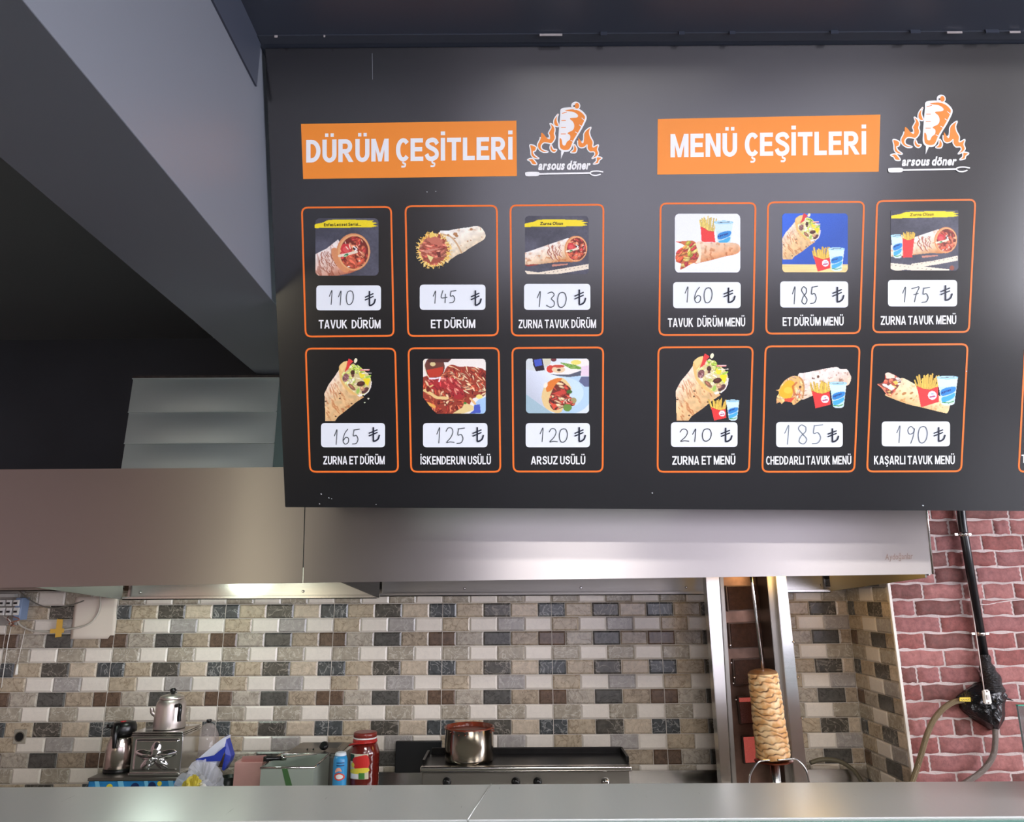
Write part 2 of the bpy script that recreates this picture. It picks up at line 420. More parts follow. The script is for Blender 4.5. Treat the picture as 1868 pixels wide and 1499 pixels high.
struct(mb.build('wall_brick', BRICKS + [MORTAR], fix=False))

# ------------------------------------------------------------------ extraction hood
YH = 2.6
hood = thing('extractor_hood', 'long brushed stainless steel extractor hood above the cooking line', 'extractor hood')
def face_panel(name, tl, tr, bl_, br_, nu):
    A, B, C, D = at(*tl, YH), at(*tr, YH), at(*bl_, YH), at(*br_, YH)
    def fn(u, v):
        p = (C.lerp(D, u)).lerp(A.lerp(B, u), v); return p
    mb = MB().grid(fn, nu, 8, smooth=False, back=(0, 0.004, 0))
    return mb.build(name, STEEL_HOOD, hood)
face_panel('front_panel', (-420, 860), (557.3, 851.6), (-430, 1079), (551.5, 1063), 40)
face_panel('front_panel', (559, 851.6), (1681, 836), (553.2, 1063), (1702, 1047), 40)
hx0, hx1 = at(-420, 900, YH).x, at(1690, 940, YH).x
zt_, zb_ = at(600, 852, YH).z, at(600, 1062, YH).z
sl = lambda x: at(934 + x / 2.52 * 1310, 1060, YH)
MB().box(hx0, hx1, YH + 0.004, YB, zt_ - 0.004, zt_).build('top_sheet', STEEL_DULL, hood)
MB().box(hx1 - 0.02, hx1 - 0.014, YH + 0.004, YB - 0.012, zb_ + 0.012, zt_ - 0.004).build('side_panel', STEEL_DULL, hood)
# folded flange on the right end of the front sheet
MB().tube([at(1681, 836, YH), at(1702, 1047, YH)], 0.004, 8).build('flange', STEEL, hood)
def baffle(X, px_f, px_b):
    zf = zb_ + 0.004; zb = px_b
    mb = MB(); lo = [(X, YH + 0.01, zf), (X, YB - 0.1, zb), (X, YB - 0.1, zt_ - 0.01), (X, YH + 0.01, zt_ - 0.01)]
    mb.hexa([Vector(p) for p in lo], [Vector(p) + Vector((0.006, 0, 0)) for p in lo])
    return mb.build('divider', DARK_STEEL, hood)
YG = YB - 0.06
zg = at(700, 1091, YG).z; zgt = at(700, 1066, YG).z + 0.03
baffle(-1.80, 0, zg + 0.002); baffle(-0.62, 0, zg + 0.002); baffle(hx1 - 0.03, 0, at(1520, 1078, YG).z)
def gutter(x0, x1, zlo, m, riv):
    mb = MB().box(x0, x1, YG, YG + 0.004, zlo + 0.012, zgt + 0.05)
    mb.box(x0, x1, YG - 0.045, YG, zlo, zlo + 0.004); mb.box(x0, x1, YG - 0.045, YG - 0.042, zlo, zlo + 0.014)
    g = mb.build('grease_gutter', m, hood)
    for px in riv:
        p = at(px, 1078, YG); 
        MB().lathe((p.x, YG, zlo + 0.034), [(0.006, 0), (0.006, 0.004), (0.003, 0.007)], 12, axis=(0, -1, 0)).build('bolt', STEEL, g)
gutter(-1.79, -0.625, at(400, 1093, YG).z, STEEL, (256, 553))
gutter(-0.61, 1.08, at(1000, 1086, YG).z, STEEL_DULL, (848, 1060, 1252))
gutter(1.10, hx1 - 0.035, at(1470, 1081, YG).z, STEEL, (1499,))
gutter(hx0 + 0.02, -1.81, at(60, 1086, YG).z + 0.02, STEEL_DULL, ())
# lamps in the hood
def hood_lamp(loc, col, power, label, warm):
    x, y, z = loc
    t = MB().lathe((x, y, z + 0.02), [(0.045, 0), (0.05, 0.02), (0.05, 0.05), (0.03, 0.06)], 20).build('lamp', STEEL_DULL, hood); t['label'] = label
    MB().tube([(x, y, z + 0.08), (x, y, zt_ - 0.004)], 0.008).build('stem', STEEL_DULL, t)
    MB().lathe((x, y, z - 0.04), [(0.004, 0), (0.025, 0.008), (0.034, 0.03), (0.03, 0.05), (0.02, 0.062)], 20).build('bulb', mat('bulb_' + ('warm' if warm else 'cool'), (255, 240, 210), 0.3, emit=col, estr=6.0), t)
    d = bpy.data.lights.new('hood_lamp_light', 'POINT'); d.energy = power; d.color = lin(col); d.shadow_soft_size = 0.08
    o = bpy.data.objects.new('hood_lamp_light', d); COL.objects.link(o); o.location = (x, y - 0.02, z - 0.09)
hood_lamp((-1.38, 3.05, 1.80), (235, 255, 240), 5, 'cool white bulb inside the left bay of the steel hood', False)
hood_lamp((1.13, 3.0, 1.78), (255, 205, 120), 2.2, 'warm bulb inside the hood above the doner grill', True)

# duct standing on the hood
YD = 2.85
duct = thing('exhaust_duct', 'square galvanised exhaust duct rising from the hood to the dark soffit', 'duct')
dx0, dx1 = at(221, 852, YD).x, at(497, 850, YD).x
zs = [max(v.co.z for o_ in hood.children for v in o_.data.vertices) + 0.0006, at(300, 808, YD).z, at(300, 751, YD).z, at(300, 690, YD).z]
mb = MB()
prof = []
for i in range(3):
    za, zb = zs[i] + 0.0005, zs[i + 1]
    def fn(u, v, za=za, zb=zb): 
        return Vector((dx0 + (dx1 - dx0) * u, YD + 0.006 * v - 0.005 * math.sin(math.pi * u) * math.sin(math.pi * v), za + (zb - za) * v))
    mb.grid(fn, 20, 10)
    mb.box(dx0, dx1, YD - 0.003, YD + 0.004, zb - 0.003, zb + 0.001)
mb.box(dx0, dx0 + 0.003, YD + 0.0065, 3.42, zs[0], zs[3]); mb.box(dx1 - 0.003, dx1, YD + 0.0065, 3.42, zs[0], zs[3]); mb.box(dx0, dx1, 3.41, 3.42, zs[0], zs[3])
mb.build('casing', GALV, duct, fix=False)
MB().box(dx0, dx1, YD + 0.002, 3.42, zs[3] + 0.001, 2.494).build('painted_collar', mat('sooty_brown_paint', (52, 46, 43), 0.6, var=(40, 0.5)), duct)

# fluorescent tube hung behind the sign, over the hood
tube = thing('tube_light', 'fluorescent tube hanging from the ceiling behind the menu sign', 'tube light')
TX0, TX1, TY, TZ = -0.45, 0.75, 2.62, 2.36
MB().tube([(TX0, TY, TZ), (TX1, TY, TZ)], 0.014, 12).build('tube', mat('lit_tube', (240, 255, 250), 0.3, emit=(232, 255, 246), estr=TUBE), tube)
MB().box(TX0 - 0.03, TX1 + 0.03, TY - 0.03, TY + 0.03, TZ + 0.03, TZ + 0.07, bev=0.006).build('housing', WHITE_PLASTIC, tube)
for x in (TX0 - 0.02, TX1 + 0.02):
    MB().box(x - 0.01, x + 0.01, TY - 0.018, TY + 0.018, TZ - 0.018, TZ + 0.031).build('socket', WHITE_PLASTIC, tube)
    MB().tube([(x, TY, TZ + 0.07), (x, TY, CEIL)], 0.003, 6).build('wire', STEEL_DULL, tube)
# ------------------------------------------------------------------ menu board (leans out from the wall over the counter)
TILT = math.radians(20.0)
BP = Vector((0, 2.3, 1.872)); BN = Vector((0, -math.cos(TILT), -math.sin(TILT)))
def B(px, py, h=0.0):
    d = ray(px, py); t = (BP + BN * h - EYE).dot(BN) / d.dot(BN); return EYE + d * t
board = thing('menu_board', 'wide black menu sign with orange headings and wrap pictures, leaning over the counter', 'menu board')
VINYL = mat('black_sign_vinyl', (13, 14, 17), 0.2, spec=1.0, bump=(700, 0.0015, (1, 1, 1)))
INK = attr_mat('printed_ink', 0.42)
INK_BLACK = (20, 22, 28)
tl, bl_, br_, tr_ = B(483.2, 84), B(520, 925), B(2140, 933.5), B(2210, 66)
mb = MB(); q = [bl_, br_, tr_, tl]; sq = (CEIL - 0.003 - BP.z) / math.cos(TILT)
for p in (tl, tr_):
    k = (CEIL - 0.003 - p.z); p += Vector((0, -math.sin(TILT), math.cos(TILT))) * (k / math.cos(TILT))
mb.hexa([p - BN * 0.03 for p in q], q, bev=0.0015)
mb.build('panel', VINYL, board)

class Ink:
    """flat printed shapes in one mesh; each shape has its own colour and lies a hair above the one before"""
    def __init__(self, h=0.0006): self.v = []; self.f = []; self.c = []; self.h = h
    def add(self, pts, tris, col):
        self.h += 1e-5; o = len(self.v); self.v += [tuple(B(x, y, self.h)) for x, y in pts]; self.f += [tuple(o + i for i in t) for t in tris]
        self.c += [lin(col) + (1,)] * len(pts)
    def up(self): self.h += 0.0003; return self
    def poly(self, pts, col):
        tris = geometry.tessellate_polygon([[Vector((x, y, 0)) for x, y in pts]]); self.add(pts, tris, col); return self
    def ell(self, cx, cy, rx, ry, col, n=28):
        return self.poly([(cx + rx * math.cos(2 * math.pi * k / n), cy + ry * math.sin(2 * math.pi * k / n)) for k in range(n)], col)
    def stroke(self, pts, w, col, cap=True):
        P = [Vector((x, y)) for x, y in pts]; L, R = [], []
        for i, p in enumerate(P):
            a = P[max(i - 1, 0)]; b = P[min(i + 1, len(P) - 1)]; t = (b - a)
            t = t.normalized() if t.length else Vector((1, 0)); n = Vector((-t.y, t.x))
            k = 1.0
            L.append(p + n * w / 2 * k); R.append(p - n * w / 2 * k)
        pts2 = [tuple(p) for p in L + R]; n = len(P); tris = []
        for i in range(n - 1): tris += [(i, i + 1, n + i + 1), (i, n + i + 1, n + i)]
        self.add(pts2, tris, col)
        if cap:
            for p in (P[0], P[-1]): self.ell(p.x, p.y, w / 2, w / 2, col, 8)
        return self
    def build(self, name, parent, m=None):
        me = bpy.data.meshes.new(name); me.from_pydata(self.v, [], self.f)
        ca = me.color_attributes.new('ink', 'FLOAT_COLOR', 'POINT')
        ca.data.foreach_set('color', np.array(self.c, dtype=np.float32).ravel())
        return link(name, me, m or INK, parent)

def smooth2(pts, n=5, closed=True):
    P = [Vector((x, y)) for x, y in pts]; N = len(P); out = []
    if not closed: P = [P[0] * 2 - P[1]] + P + [P[-1] * 2 - P[-2]]
    rng = range(N) if closed else range(1, N)
    for i in rng:
        a, b, c, d = (P[i - 1], P[i], P[(i + 1) % N], P[(i + 2) % N]) if closed else (P[i - 1], P[i], P[i + 1], P[i + 2])
        for k in range(n):
            t = k / n; v = 0.5 * ((2 * b) + (c - a) * t + (2 * a - 5 * b + 4 * c - d) * t * t + (3 * b - a - 3 * c + d) * t ** 3); out.append((v.x, v.y))
    if not closed: out.append((P[-2].x, P[-2].y))
    return out

# ---- lettering from the built-in font, set letter by letter
_glyph = {}
def glyph(ch, bold):
    key = (ch, bold)
    if key not in _glyph:
        c = bpy.data.curves.new('g', 'FONT'); c.body = ch; c.offset = bold; c.resolution_u = 4
        o = bpy.data.objects.new('g', c); COL.objects.link(o)
        me = bpy.data.meshes.new_from_object(o.evaluated_get(bpy.context.evaluated_depsgraph_get()))
        V = [(v.co.x, v.co.y) for v in me.vertices]; T = []
        for p in me.polygons:
            vs = list(p.vertices); T += [(vs[0], vs[i], vs[i + 1]) for i in range(1, len(vs) - 1)]
        bpy.data.objects.remove(o); bpy.data.curves.remove(c); bpy.data.meshes.remove(me)
        _glyph[key] = (V, T)
    return _glyph[key]
def ring(cx, cy, rx, ry, s, t, a0, a1, n=14):
    A = [math.radians(a0 + (a1 - a0) * k / n) for k in range(n + 1)]
    return [(cx + rx * math.cos(a), cy + ry * math.sin(a)) for a in A] + [(cx + (rx - s) * math.cos(a), cy + (ry - t) * math.sin(a)) for a in reversed(A)]
def ribbon(pts, w):
    P = [Vector(p) for p in smooth2(pts, 5, False)]; L, R = [], []
    for i, p in enumerate(P):
        t = (P[min(i + 1, len(P) - 1)] - P[max(i - 1, 0)]).normalized(); n = Vector((-t.y, t.x)) * w / 2; L.append(tuple(p + n)); R.append(tuple(p - n))
    return L + R[::-1]
def caps(ch, s=0.14):
    """narrow bold capitals drawn as non-overlapping outlines, capital height 0.71"""
    h = 0.71; t = s * 0.84; q = lambda a, b, c, d: [(a, b), (c, b), (c, d), (a, d)]
    if ch in 'IİI': r = [q(0, 0, s, h)]
    elif ch == 'L': r = [q(0, 0, s, h), q(s, 0, .44, t)]
    elif ch == 'E': r = [q(0, 0, s, h), q(s, 0, .47, t), q(s, h - t, .46, h), q(s, .3, .43, .3 + t)]
    elif ch == 'T': r = [q(0, h - t, .52, h), q(.26 - s / 2, 0, .26 + s / 2, h - t)]
    elif ch == 'H': r = [q(0, 0, s, h), q(.52 - s, 0, .52, h), q(s, .3, .52 - s, .3 + t)]
    elif ch == 'N': w = .53; r = [q(0, 0, s, h), q(w - s, 0, w, h), [(s, h), (s, h - .27), (w - s, 0), (w - s, .27)]]
    elif ch == 'M': w = .64; m = w / 2; r = [q(0, 0, s, h), q(w - s, 0, w, h), [(s, h), (s, h - .33), (m - .06, 0), (m, 0), (m, .25)], [(w - s, h), (m, .25), (m, 0), (m + .06, 0), (w - s, h - .33)]]
    elif ch in 'AV':
        w = .57; m = w / 2; k = s * 1.05; xi = lambda y: k + (m - k) * y / .56
        r = [[(0, 0), (k, 0), (m, .56), (m, h), (m - .085, h)], [(w, 0), (m + .085, h), (m, h), (m, .56), (w - k, 0)]]
        if ch == 'A': r.append([(xi(.14), .14), (w - xi(.14), .14), (w - xi(.25), .25), (xi(.25), .25)])
        else: r = [[(x, h - y) for x, y in p] for p in r]
    elif ch == 'K': r = [q(0, 0, s, h), [(s, .22), (.27, .41), (.52, h), (.34, h), (s, .44)], [(s + .065, .315), (.56, 0), (.38, 0)][:0] or [(.2, .305), (.27, .41), (.56, 0), (.385, 0)]]
    elif ch == 'Z': r = [q(0, h - t, .5, h), q(0, 0, .5, t), [(0, t), (.17, t), (.5, h - t), (.33, h - t)]]
    elif ch == 'D': x = .2; r = [q(0, 0, s, h), q(s, 0, x, t), q(s, h - t, x, h), ring(x, h / 2, .33, h / 2, s, t, -90, 90)]
    elif ch == 'R': x = .28; r = [q(0, 0, s, h), q(s, h - t, x, h), q(s, .27, x, .27 + t), ring(x, (h + .27) / 2, .23, (h - .27) / 2, s, t, -90, 90), [(.2, .27), (.37, .27), (.56, 0), (.385, 0)]]
    elif ch in 'UÜ': w = .52; r = [q(0, .25, s, h), q(w - s, .25, w, h), ring(w / 2, .25, w / 2, .26, s, t, 180, 360)]
    elif ch in 'CÇ': r = [ring(.27, h / 2, .27, .365, s, t, 42, 318, 24)]
    elif ch in 'SŞ': r = [ribbon([(.45, .52), (.37, .625), (.25, .65), (.11, .6), (.09, .49), (.2, .41), (.33, .35), (.425, .26), (.41, .13), (.26, .06), (.12, .09), (.05, .21)], s * .9)]
    else: return None
    if ch == 'Ü': r += [q(.10, .79, .22, .90), q(.30, .79, .42, .90)]
    if ch == 'İ': r += [q(0, .79, s, .91)]
    if ch in 'ÇŞ': r += [ribbon([(.26, -.015), (.27, -.06), (.345, -.09), (.32, -.165), (.2, -.17)], .06)]
    V, T = [], []
    for p in r:
        o = len(V); V += p; T += [tuple(o + i for i in tri) for tri in geometry.tessellate_polygon([[Vector((a, b, 0)) for a, b in p]])]
    return V, T
def lay(s, bold=0.025, gap=0.09, space=0.26):
    if s.upper() == s:
        V, T, x = [], [], 0.0
        for ch in s:
            if ch == ' ': x += .2; continue
            v, t = caps(ch, .10 + bold * 1.6); o = len(V)
            V += [(p[0] + x, p[1]) for p in v]; T += [tuple(o + i for i in q) for q in t]; x += max(p[0] for p in v) + .065
        return V, T, x - .065
    """-> vertices, triangles, width, with capital height about 0.7"""
    V, T, x = [], [], 0.0
    for ch in s:
        if ch == ' ': x += space; continue
        dot = ch == 'İ'
        v, t = glyph('I' if dot else ch, bold)
        xs = [p[0] for p in v]; x0, x1 = min(xs), max(xs); o = len(V)
        V += [(p[0] - x0 + x, p[1]) for p in v]; T += [tuple(o + i for i in q) for q in t]
        if dot:
            o = len(V); w = x1 - x0
            V += [(x, 0.80), (x + w, 0.80), (x + w, 0.93), (x, 0.93)]; T += [(o, o + 1, o + 2), (o, o + 2, o + 3)]
        x += (x1 - x0) + gap
    return V, T, x - gap
def text(ink, s, x0, x1, y0, y1, cap, col, bold=0.025, slant=0.0, gap=0.09, space=0.26, xcap=0.71):
    """baseline from (x0, y0) to (x1, y1), capital height cap, all in photo pixels of the sign face"""
    V, T, w = lay(s, bold, gap, space); k = (x1 - x0) / w; ky = cap / xcap
    ink.add([(x0 + (p[0]) * k + slant * p[1] * ky, y0 + (y1 - y0) * p[0] / w - p[1] * ky) for p in V], T, col)

# ---- headings
def heading(quad, s, tx, label):
    i = Ink(); i.poly(quad, (255, 150, 52)); o = i.build('heading', board); o['label'] = label
    j = Ink(0.001); text(j, s, *tx, (250, 250, 252), bold=0.038, gap=0.075, space=0.24); j.build('lettering', o)
heading([(549, 226), (942, 220), (943, 321), (553, 326.5)], 'DÜRÜM ÇEŞİTLERİ', (558.5, 935, 296.5, 291, 41.5), 'orange heading with white letters for wraps')
heading([(1200, 217), (1606, 209), (1603, 313), (1199, 318.5)], 'MENÜ ÇEŞİTLERİ', (1223, 1580, 287, 281.5, 42.5), 'orange heading with white letters for set menus')

# ---- flame and skewer emblem, drawn in the pixels of the first one
def emblem(fx):
    WHT, ORG = (250, 250, 250), (250, 145, 50)
    Z = lambda pts: [fx(950 + x / 9.37, 170 + y / 9.37) for x, y in pts]
    i = Ink(0.0006)
    def grow(pts, d):
        P = [Vector(p) for p in pts]; n = len(P); area = sum(P[k].x * P[(k + 1) % n].y - P[(k + 1) % n].x * P[k].y for k in range(n))
        s = 1 if area > 0 else -1; out = []
        for k in range(n):
            t = (P[(k + 1) % n] - P[k - 1]); t = t.normalized() if t.length else Vector((1, 0)); out.append((P[k].x + s * t.y * d, P[k].y - s * t.x * d))
        return out
    flames = [
        [(155, 885), (215, 890), (265, 925), (250, 985), (215, 1000), (235, 1055), (310, 1115), (235, 1110), (180, 1060), (170, 970)],
        [(345, 670), (395, 690), (440, 745), (490, 780), (490, 720), (475, 680), (505, 620), (520, 580), (500, 515), (545, 540), (580, 590), (585, 640), (575, 690), (590, 750), (570, 810), (520, 860), (455, 850), (390, 850), (350, 900), (370, 960), (470, 1000), (390, 1010), (310, 960), (285, 880), (330, 780)],
        [(640, 355), (625, 410), (622, 470), (650, 560), (600, 565), (565, 520), (575, 440)],
        [(515, 870), (535, 910), (560, 955), (615, 965), (580, 1010), (530, 995), (500, 940)],
        [(910, 875), (945, 910), (960, 960), (935, 1015), (850, 1010), (900, 960)],
        [(1200, 580), (1175, 660), (1190, 740), (1235, 830), (1235, 920), (1325, 880), (1310, 960), (1330, 1030), (1290, 1085), (1215, 1115), (1265, 1050), (1250, 1000), (1180, 1000), (1135, 940), (1135, 880), (1090, 920), (1020, 930), (975, 880), (980, 750), (1020, 790), (1060, 850), (1075, 760), (1080, 690), (1120, 630)],
        [(1300, 1090), (1390, 1105), (1340, 1150), (1325, 1195), (1240, 1210), (1290, 1160)],
        [(115, 1135), (190, 1115), (235, 1150), (275, 1215), (200, 1215), (165, 1165)]]
    for fpts in flames:
        s = smooth2(fpts, 4); i.poly(Z(grow(s, 11)), WHT)
    i.up()
    for fpts in flames:
        s = smooth2(fpts, 4); i.poly(Z(grow(s, -9)), ORG)
    body = smooth2([(690, 275), (780, 250), (900, 250), (1010, 280), (1100, 360), (1120, 430), (1080, 530), (1010, 660), (930, 790), (850, 960), (790, 995), (700, 985), (650, 930), (645, 820), (660, 600), (680, 380)], 5)
    i.up(); i.poly(Z(grow(body, 6)), WHT); i.up()
    i.poly(Z(smooth2([(760, 290), (900, 275), (1010, 310), (1085, 380), (1095, 430), (1060, 520), (990, 650), (900, 800), (840, 940), (780, 970), (710, 960), (670, 910), (668, 770), (700, 800), (715, 880), (760, 890), (790, 830), (840, 790), (845, 720), (800, 680), (890, 630), (915, 560), (895, 490), (840, 430), (960, 415), (975, 370), (900, 320), (800, 305)], 4)), ORG)
    i.up()
    for (a, b) in (((695, 465), (770, 465)), ((690, 585), (770, 585)), ((685, 695), (770, 695)), ((705, 345), (790, 320))):
        i.stroke(Z([a, b]), 1.2, ORG, False)
    for (a, b) in (((1040, 420), (1095, 470)), ((1000, 540), (1055, 580)), ((930, 660), (985, 695)), ((850, 800), (905, 830))):
        i.stroke(Z([a, b]), 1.2, WHT, False)
    i.poly(Z([(690, 975), (745, 990), (685, 1125)]), WHT)
    i.ell(*fx(950 + 940 / 9.37, 170 + 215 / 9.37), 8.4, 7.6, WHT); i.up()
    i.ell(*fx(950 + 960 / 9.37, 170 + 215 / 9.37), 4.2, 5.2, ORG); i.up(); i.ell(*fx(950 + 912 / 9.37, 170 + 220 / 9.37), 1.8, 1.6, (60, 65, 75))
    # carving fork under the name
    i.poly(Z(smooth2([(75, 1375), (90, 1348), (200, 1342), (300, 1345), (320, 1370), (300, 1410), (200, 1418), (95, 1415)], 4)), WHT)
    i.stroke(Z([(310, 1380), (700, 1372), (1180, 1362)]), 3.0, WHT)
    i.stroke(Z(smooth2([(1400, 1345), (1320, 1330), (1230, 1335), (1185, 1362), (1225, 1398), (1290, 1405), (1360, 1385)], 4, False)), 2.4, WHT)
    o = i.build('emblem', board)
    j = Ink(0.0012); a = Z([(295, 1305), (1180, 1295)])
    text(j, 'arsous döner', a[0][0], a[1][0], a[0][1], a[1][1], 15.5, WHT, bold=0.042, slant=0.18, gap=0.05, space=0.2); j.build('lettering', o)
emblem(lambda x, y: (x, y))
emblem(lambda x, y: (1620 + (x - 958) * 1.05, 173 + (y - 186) * 1.045))

# ---- cards
ORANGE = (246, 120, 44)
DIG = {
 '0': [[(.55, .02), (.2, .12), (.02, .5), (.15, .92), (.5, 1), (.85, .8), (.98, .4), (.8, .08), (.5, .03)]],
 '1': [[(.0, .42), (.3, .2), (.62, .0), (.55, .5), (.42, 1)]],
 '2': [[(.05, .25), (.3, .03), (.7, .05), (.85, .3), (.6, .65), (.1, .98), (.5, .94), (1, .97)]],
 '3': [[(.15, .1), (.6, .02), (.85, .2), (.55, .45), (.85, .65), (.8, .92), (.4, 1), (.0, .88)]],
 '4': [[(.35, .02), (.1, .55), (.5, .6), (.95, .55)], [(.72, .3), (.66, 1)]],
 '5': [[(.3, .04), (.22, .45), (.6, .42), (.82, .68), (.6, .95), (.1, 1)], [(.3, .06), (1, .0)]],
 '6': [[(.7, .0), (.3, .3), (.1, .75), (.35, 1), (.75, .9), (.8, .62), (.45, .55), (.15, .75)]],
 '7': [[(.05, .12), (.5, .06), (.95, .02), (.6, .5), (.4, 1)], [(.3, .52), (.85, .45)]],
 '8': [[(.75, .1), (.4, .0), (.15, .2), (.5, .48), (.85, .75), (.6, 1), (.2, .88), (.35, .6), (.75, .35), (.78, .12)]],
 '9': [[(.8, .15), (.45, .0), (.15, .2), (.3, .45), (.7, .38), (.85, .12), (.7, .6), (.45, 1)]]}
def lira(i, x0, x1, y0, y1, col):
    w, h = x1 - x0, y1 - y0; P = lambda a, b: (x0 + w * a, y0 + h * b)
    i.stroke([P(.42, .0), P(.42, .93)], 2.9, col, False)
    i.stroke(smooth2([P(.38, .95), P(.62, .92), P(.86, .78), P(.97, .52)], 5, False), 2.9, col, False)
    i.stroke([P(.0, .42), P(.8, .17)], 2.2, col, False); i.stroke([P(.0, .6), P(.8, .35)], 2.2, col, False)
def rrect(q, r, n=5):
    """rounded quad from corners tl, tr, br, bl"""
    P = [Vector(p) for p in q]; out = []
    for k in range(4):
        p, a, b = P[k], P[k - 1], P[(k + 1) % 4]
        u = p + (a - p).normalized() * r; v = p + (b - p).normalized() * r
        for j in range(n + 1):
            t = j / n; w = u * (1 - t) ** 2 + p * 2 * t * (1 - t) + v * t * t; out.append((w.x, w.y))
    return out
CARDS = {}
def card(key, quad, lab, num, dig, li, cap, capx, base, caph, ink_tone=(70, 78, 84), bold=0.024, gap=0.085, space=0.24):
    o_ = rrect(quad, 13); c = Vector((sum(p[0] for p in quad) / 4, sum(p[1] for p in quad) / 4))
    i = Ink(0.0006); n = len(o_); w = 3.3; inn = []
    for k in range(n):
        a, b = Vector(o_[k - 1]), Vector(o_[(k + 1) % n]); t = (b - a).normalized(); inn.append((o_[k][0] - t.y * w, o_[k][1] + t.x * w))
    i.add(o_ + inn, [t for k in range(n) for t in ((k, (k + 1) % n, n + (k + 1) % n), (k, n + (k + 1) % n, n + k))], ORANGE)
    o = i.build('menu_card', board); CARDS[key] = o
    if lab:
        x0, y0, x1, y1 = lab
        j = Ink(0.0007); j.poly(rrect([(x0, y0), (x1, y0), (x1, y1), (x0, y1)], 7), (236, 242, 250)); j.build('price_label', o)
        j = Ink(0.0011); k = 0; dx0, dx1, dy0, dy1 = dig; nd = len(num)
        adv = (dx1 - dx0) / (nd - 1 + 0.9)
        for ch in num:
            gw = adv * (0.45 if ch == '1' else 0.82)
            ox = dx0 + adv * k + (adv * 0.15 if ch == '1' else 0); yo = 0.6 * math.sin(k * 2.1 + len(cap))
            for st in DIG[ch]:
                j.stroke(smooth2([(ox + gw * a, yo + dy0 + (dy1 - dy0) * b) for a, b in st], 5, False), 1.6, ink_tone); j.up()
            k += 1
        lira(j, *li, (28, 34, 52)); j.build('price_lettering', o)
    j = Ink(0.0007); text(j, cap, capx[0], capx[1], base[0], base[1], caph, (242, 243, 246), bold=bold, gap=gap, space=space); j.build('caption_lettering', o)

card('c11', [(549, 377), (715, 375.5), (720, 614), (556, 615.5)], (577, 520.5, 695, 566), '110', (598.4, 646.5, 530, 555.6), (665.7, 685.3, 530.5, 558.5), 'TAVUK  DÜRÜM', (581.3, 694.3), (599, 598.7), 15.5)
card('c12', [(738, 374.5), (908, 373.5), (910, 613), (743, 614.5)], (765.7, 519, 885.6, 565), '145', (788, 833, 530, 552.5), (859, 878.4, 529.5, 558), 'ET DÜRÜM', (786, 867), (598.5, 598), 15.5)
card('c13', [(929.5, 373), (1102.5, 371.5), (1101, 613), (932, 613.5)], (956, 517.7, 1077, 565), '130', (977, 1035, 532, 560), (1048, 1069, 528, 557), 'ZURNA TAVUK DÜRÜM', (946, 1087.4), (598.5, 598), 15.5)
card('c21', [(556, 634), (722.5, 634), (728, 862), (564, 862)], (585.6, 771.5, 702.4, 815.6), '165', (607.4, 657, 783, 810), (672.6, 692.8, 779, 806), 'ZURNA ET DÜRÜM', (589.7, 701.8), (847, 846.7), 15)
card('c22', [(743.5, 633.5), (911.5, 633), (914.5, 862), (748.5, 862)], (771.6, 771.5, 889.3, 815.6), '125', (794, 849, 780, 808), (862, 882.5, 779, 806.5), 'İSKENDERUN USÜLÜ', (767, 895.5), (847, 846.7), 15)
card('c23', [(933, 633), (1102, 632), (1101, 861.5), (935, 861.5)], (958.9, 771.5, 1076.2, 815.6), '120', (982.5, 1037, 781, 806), (1048, 1068.5, 779, 806.5), 'ARSUZ USÜLÜ', (968.5, 1067.8), (847, 846.7), 15)
card('d11', [(1203.5, 369.5), (1380, 368.5), (1375.5, 612), (1201, 612.5)], (1227.9, 514.5, 1351.2, 562), '160', (1247, 1301, 523.5, 551.7), (1320, 1341.6, 524.4, 553), 'TAVUK  DÜRÜM MENÜ', (1218.3, 1359.3), (596.5, 595), 16)
card('d12', [(1399.5, 367.5), (1578, 366.5), (1570, 609), (1396, 610)], (1423.2, 513, 1547.2, 560.7), '185', (1443, 1493, 522.5, 554), (1518.6, 1540, 523, 552), 'ET DÜRÜM MENÜ', (1427.7, 1539), (594.5, 593.5), 16)
card('d13', [(1598.5, 365), (1781, 362.5), (1769, 607), (1591, 607.5)], (1619.8, 510.6, 1746, 558.8), '175', (1643.9, 1697.5, 523.5, 550.8), (1715.8, 1737.7, 520, 549), 'ZURNA TAVUK MENÜ', (1606.6, 1744.4), (592.5, 591), 16)
card('d21', [(1199.5, 632), (1375, 631), (1368, 862), (1198, 862)], (1224, 770, 1345.4, 815), '210', (1239.7, 1299.6, 782, 805), (1315, 1336, 780, 806.7), 'ZURNA ET MENÜ', (1226.3, 1341.4), (847.7, 847), 15.8, (45, 50, 58))
card('d22', [(1395, 630), (1570, 629.5), (1560, 861.5), (1389, 862)], (1415.8, 769.7, 1537.4, 815.4), '185', (1427.7, 1503, 775, 809.6), (1510, 1530.5, 781, 807), 'CHEDDARLI TAVUK MENÜ', (1397.6, 1553), (847.5, 846.8), 15.5, (120, 130, 142), gap=0.07, space=0.2)
card('d23', [(1590, 627), (1767, 626), (1755, 861), (1580, 861.5)], (1608.5, 768.6, 1733, 814), '190', (1632.8, 1693.8, 777, 807.8), (1703.6, 1724.7, 779, 806), 'KAŞARLI TAVUK MENÜ', (1594.4, 1741.7), (847, 846.3), 15.5, (95, 103, 115), gap=0.075, space=0.22)
card('e21', [(1869, 625.5), (2050, 623), (2034, 862), (1856.5, 862)], None, '', None, None, 'T', (1863.5, 1872), (844, 844), 15)
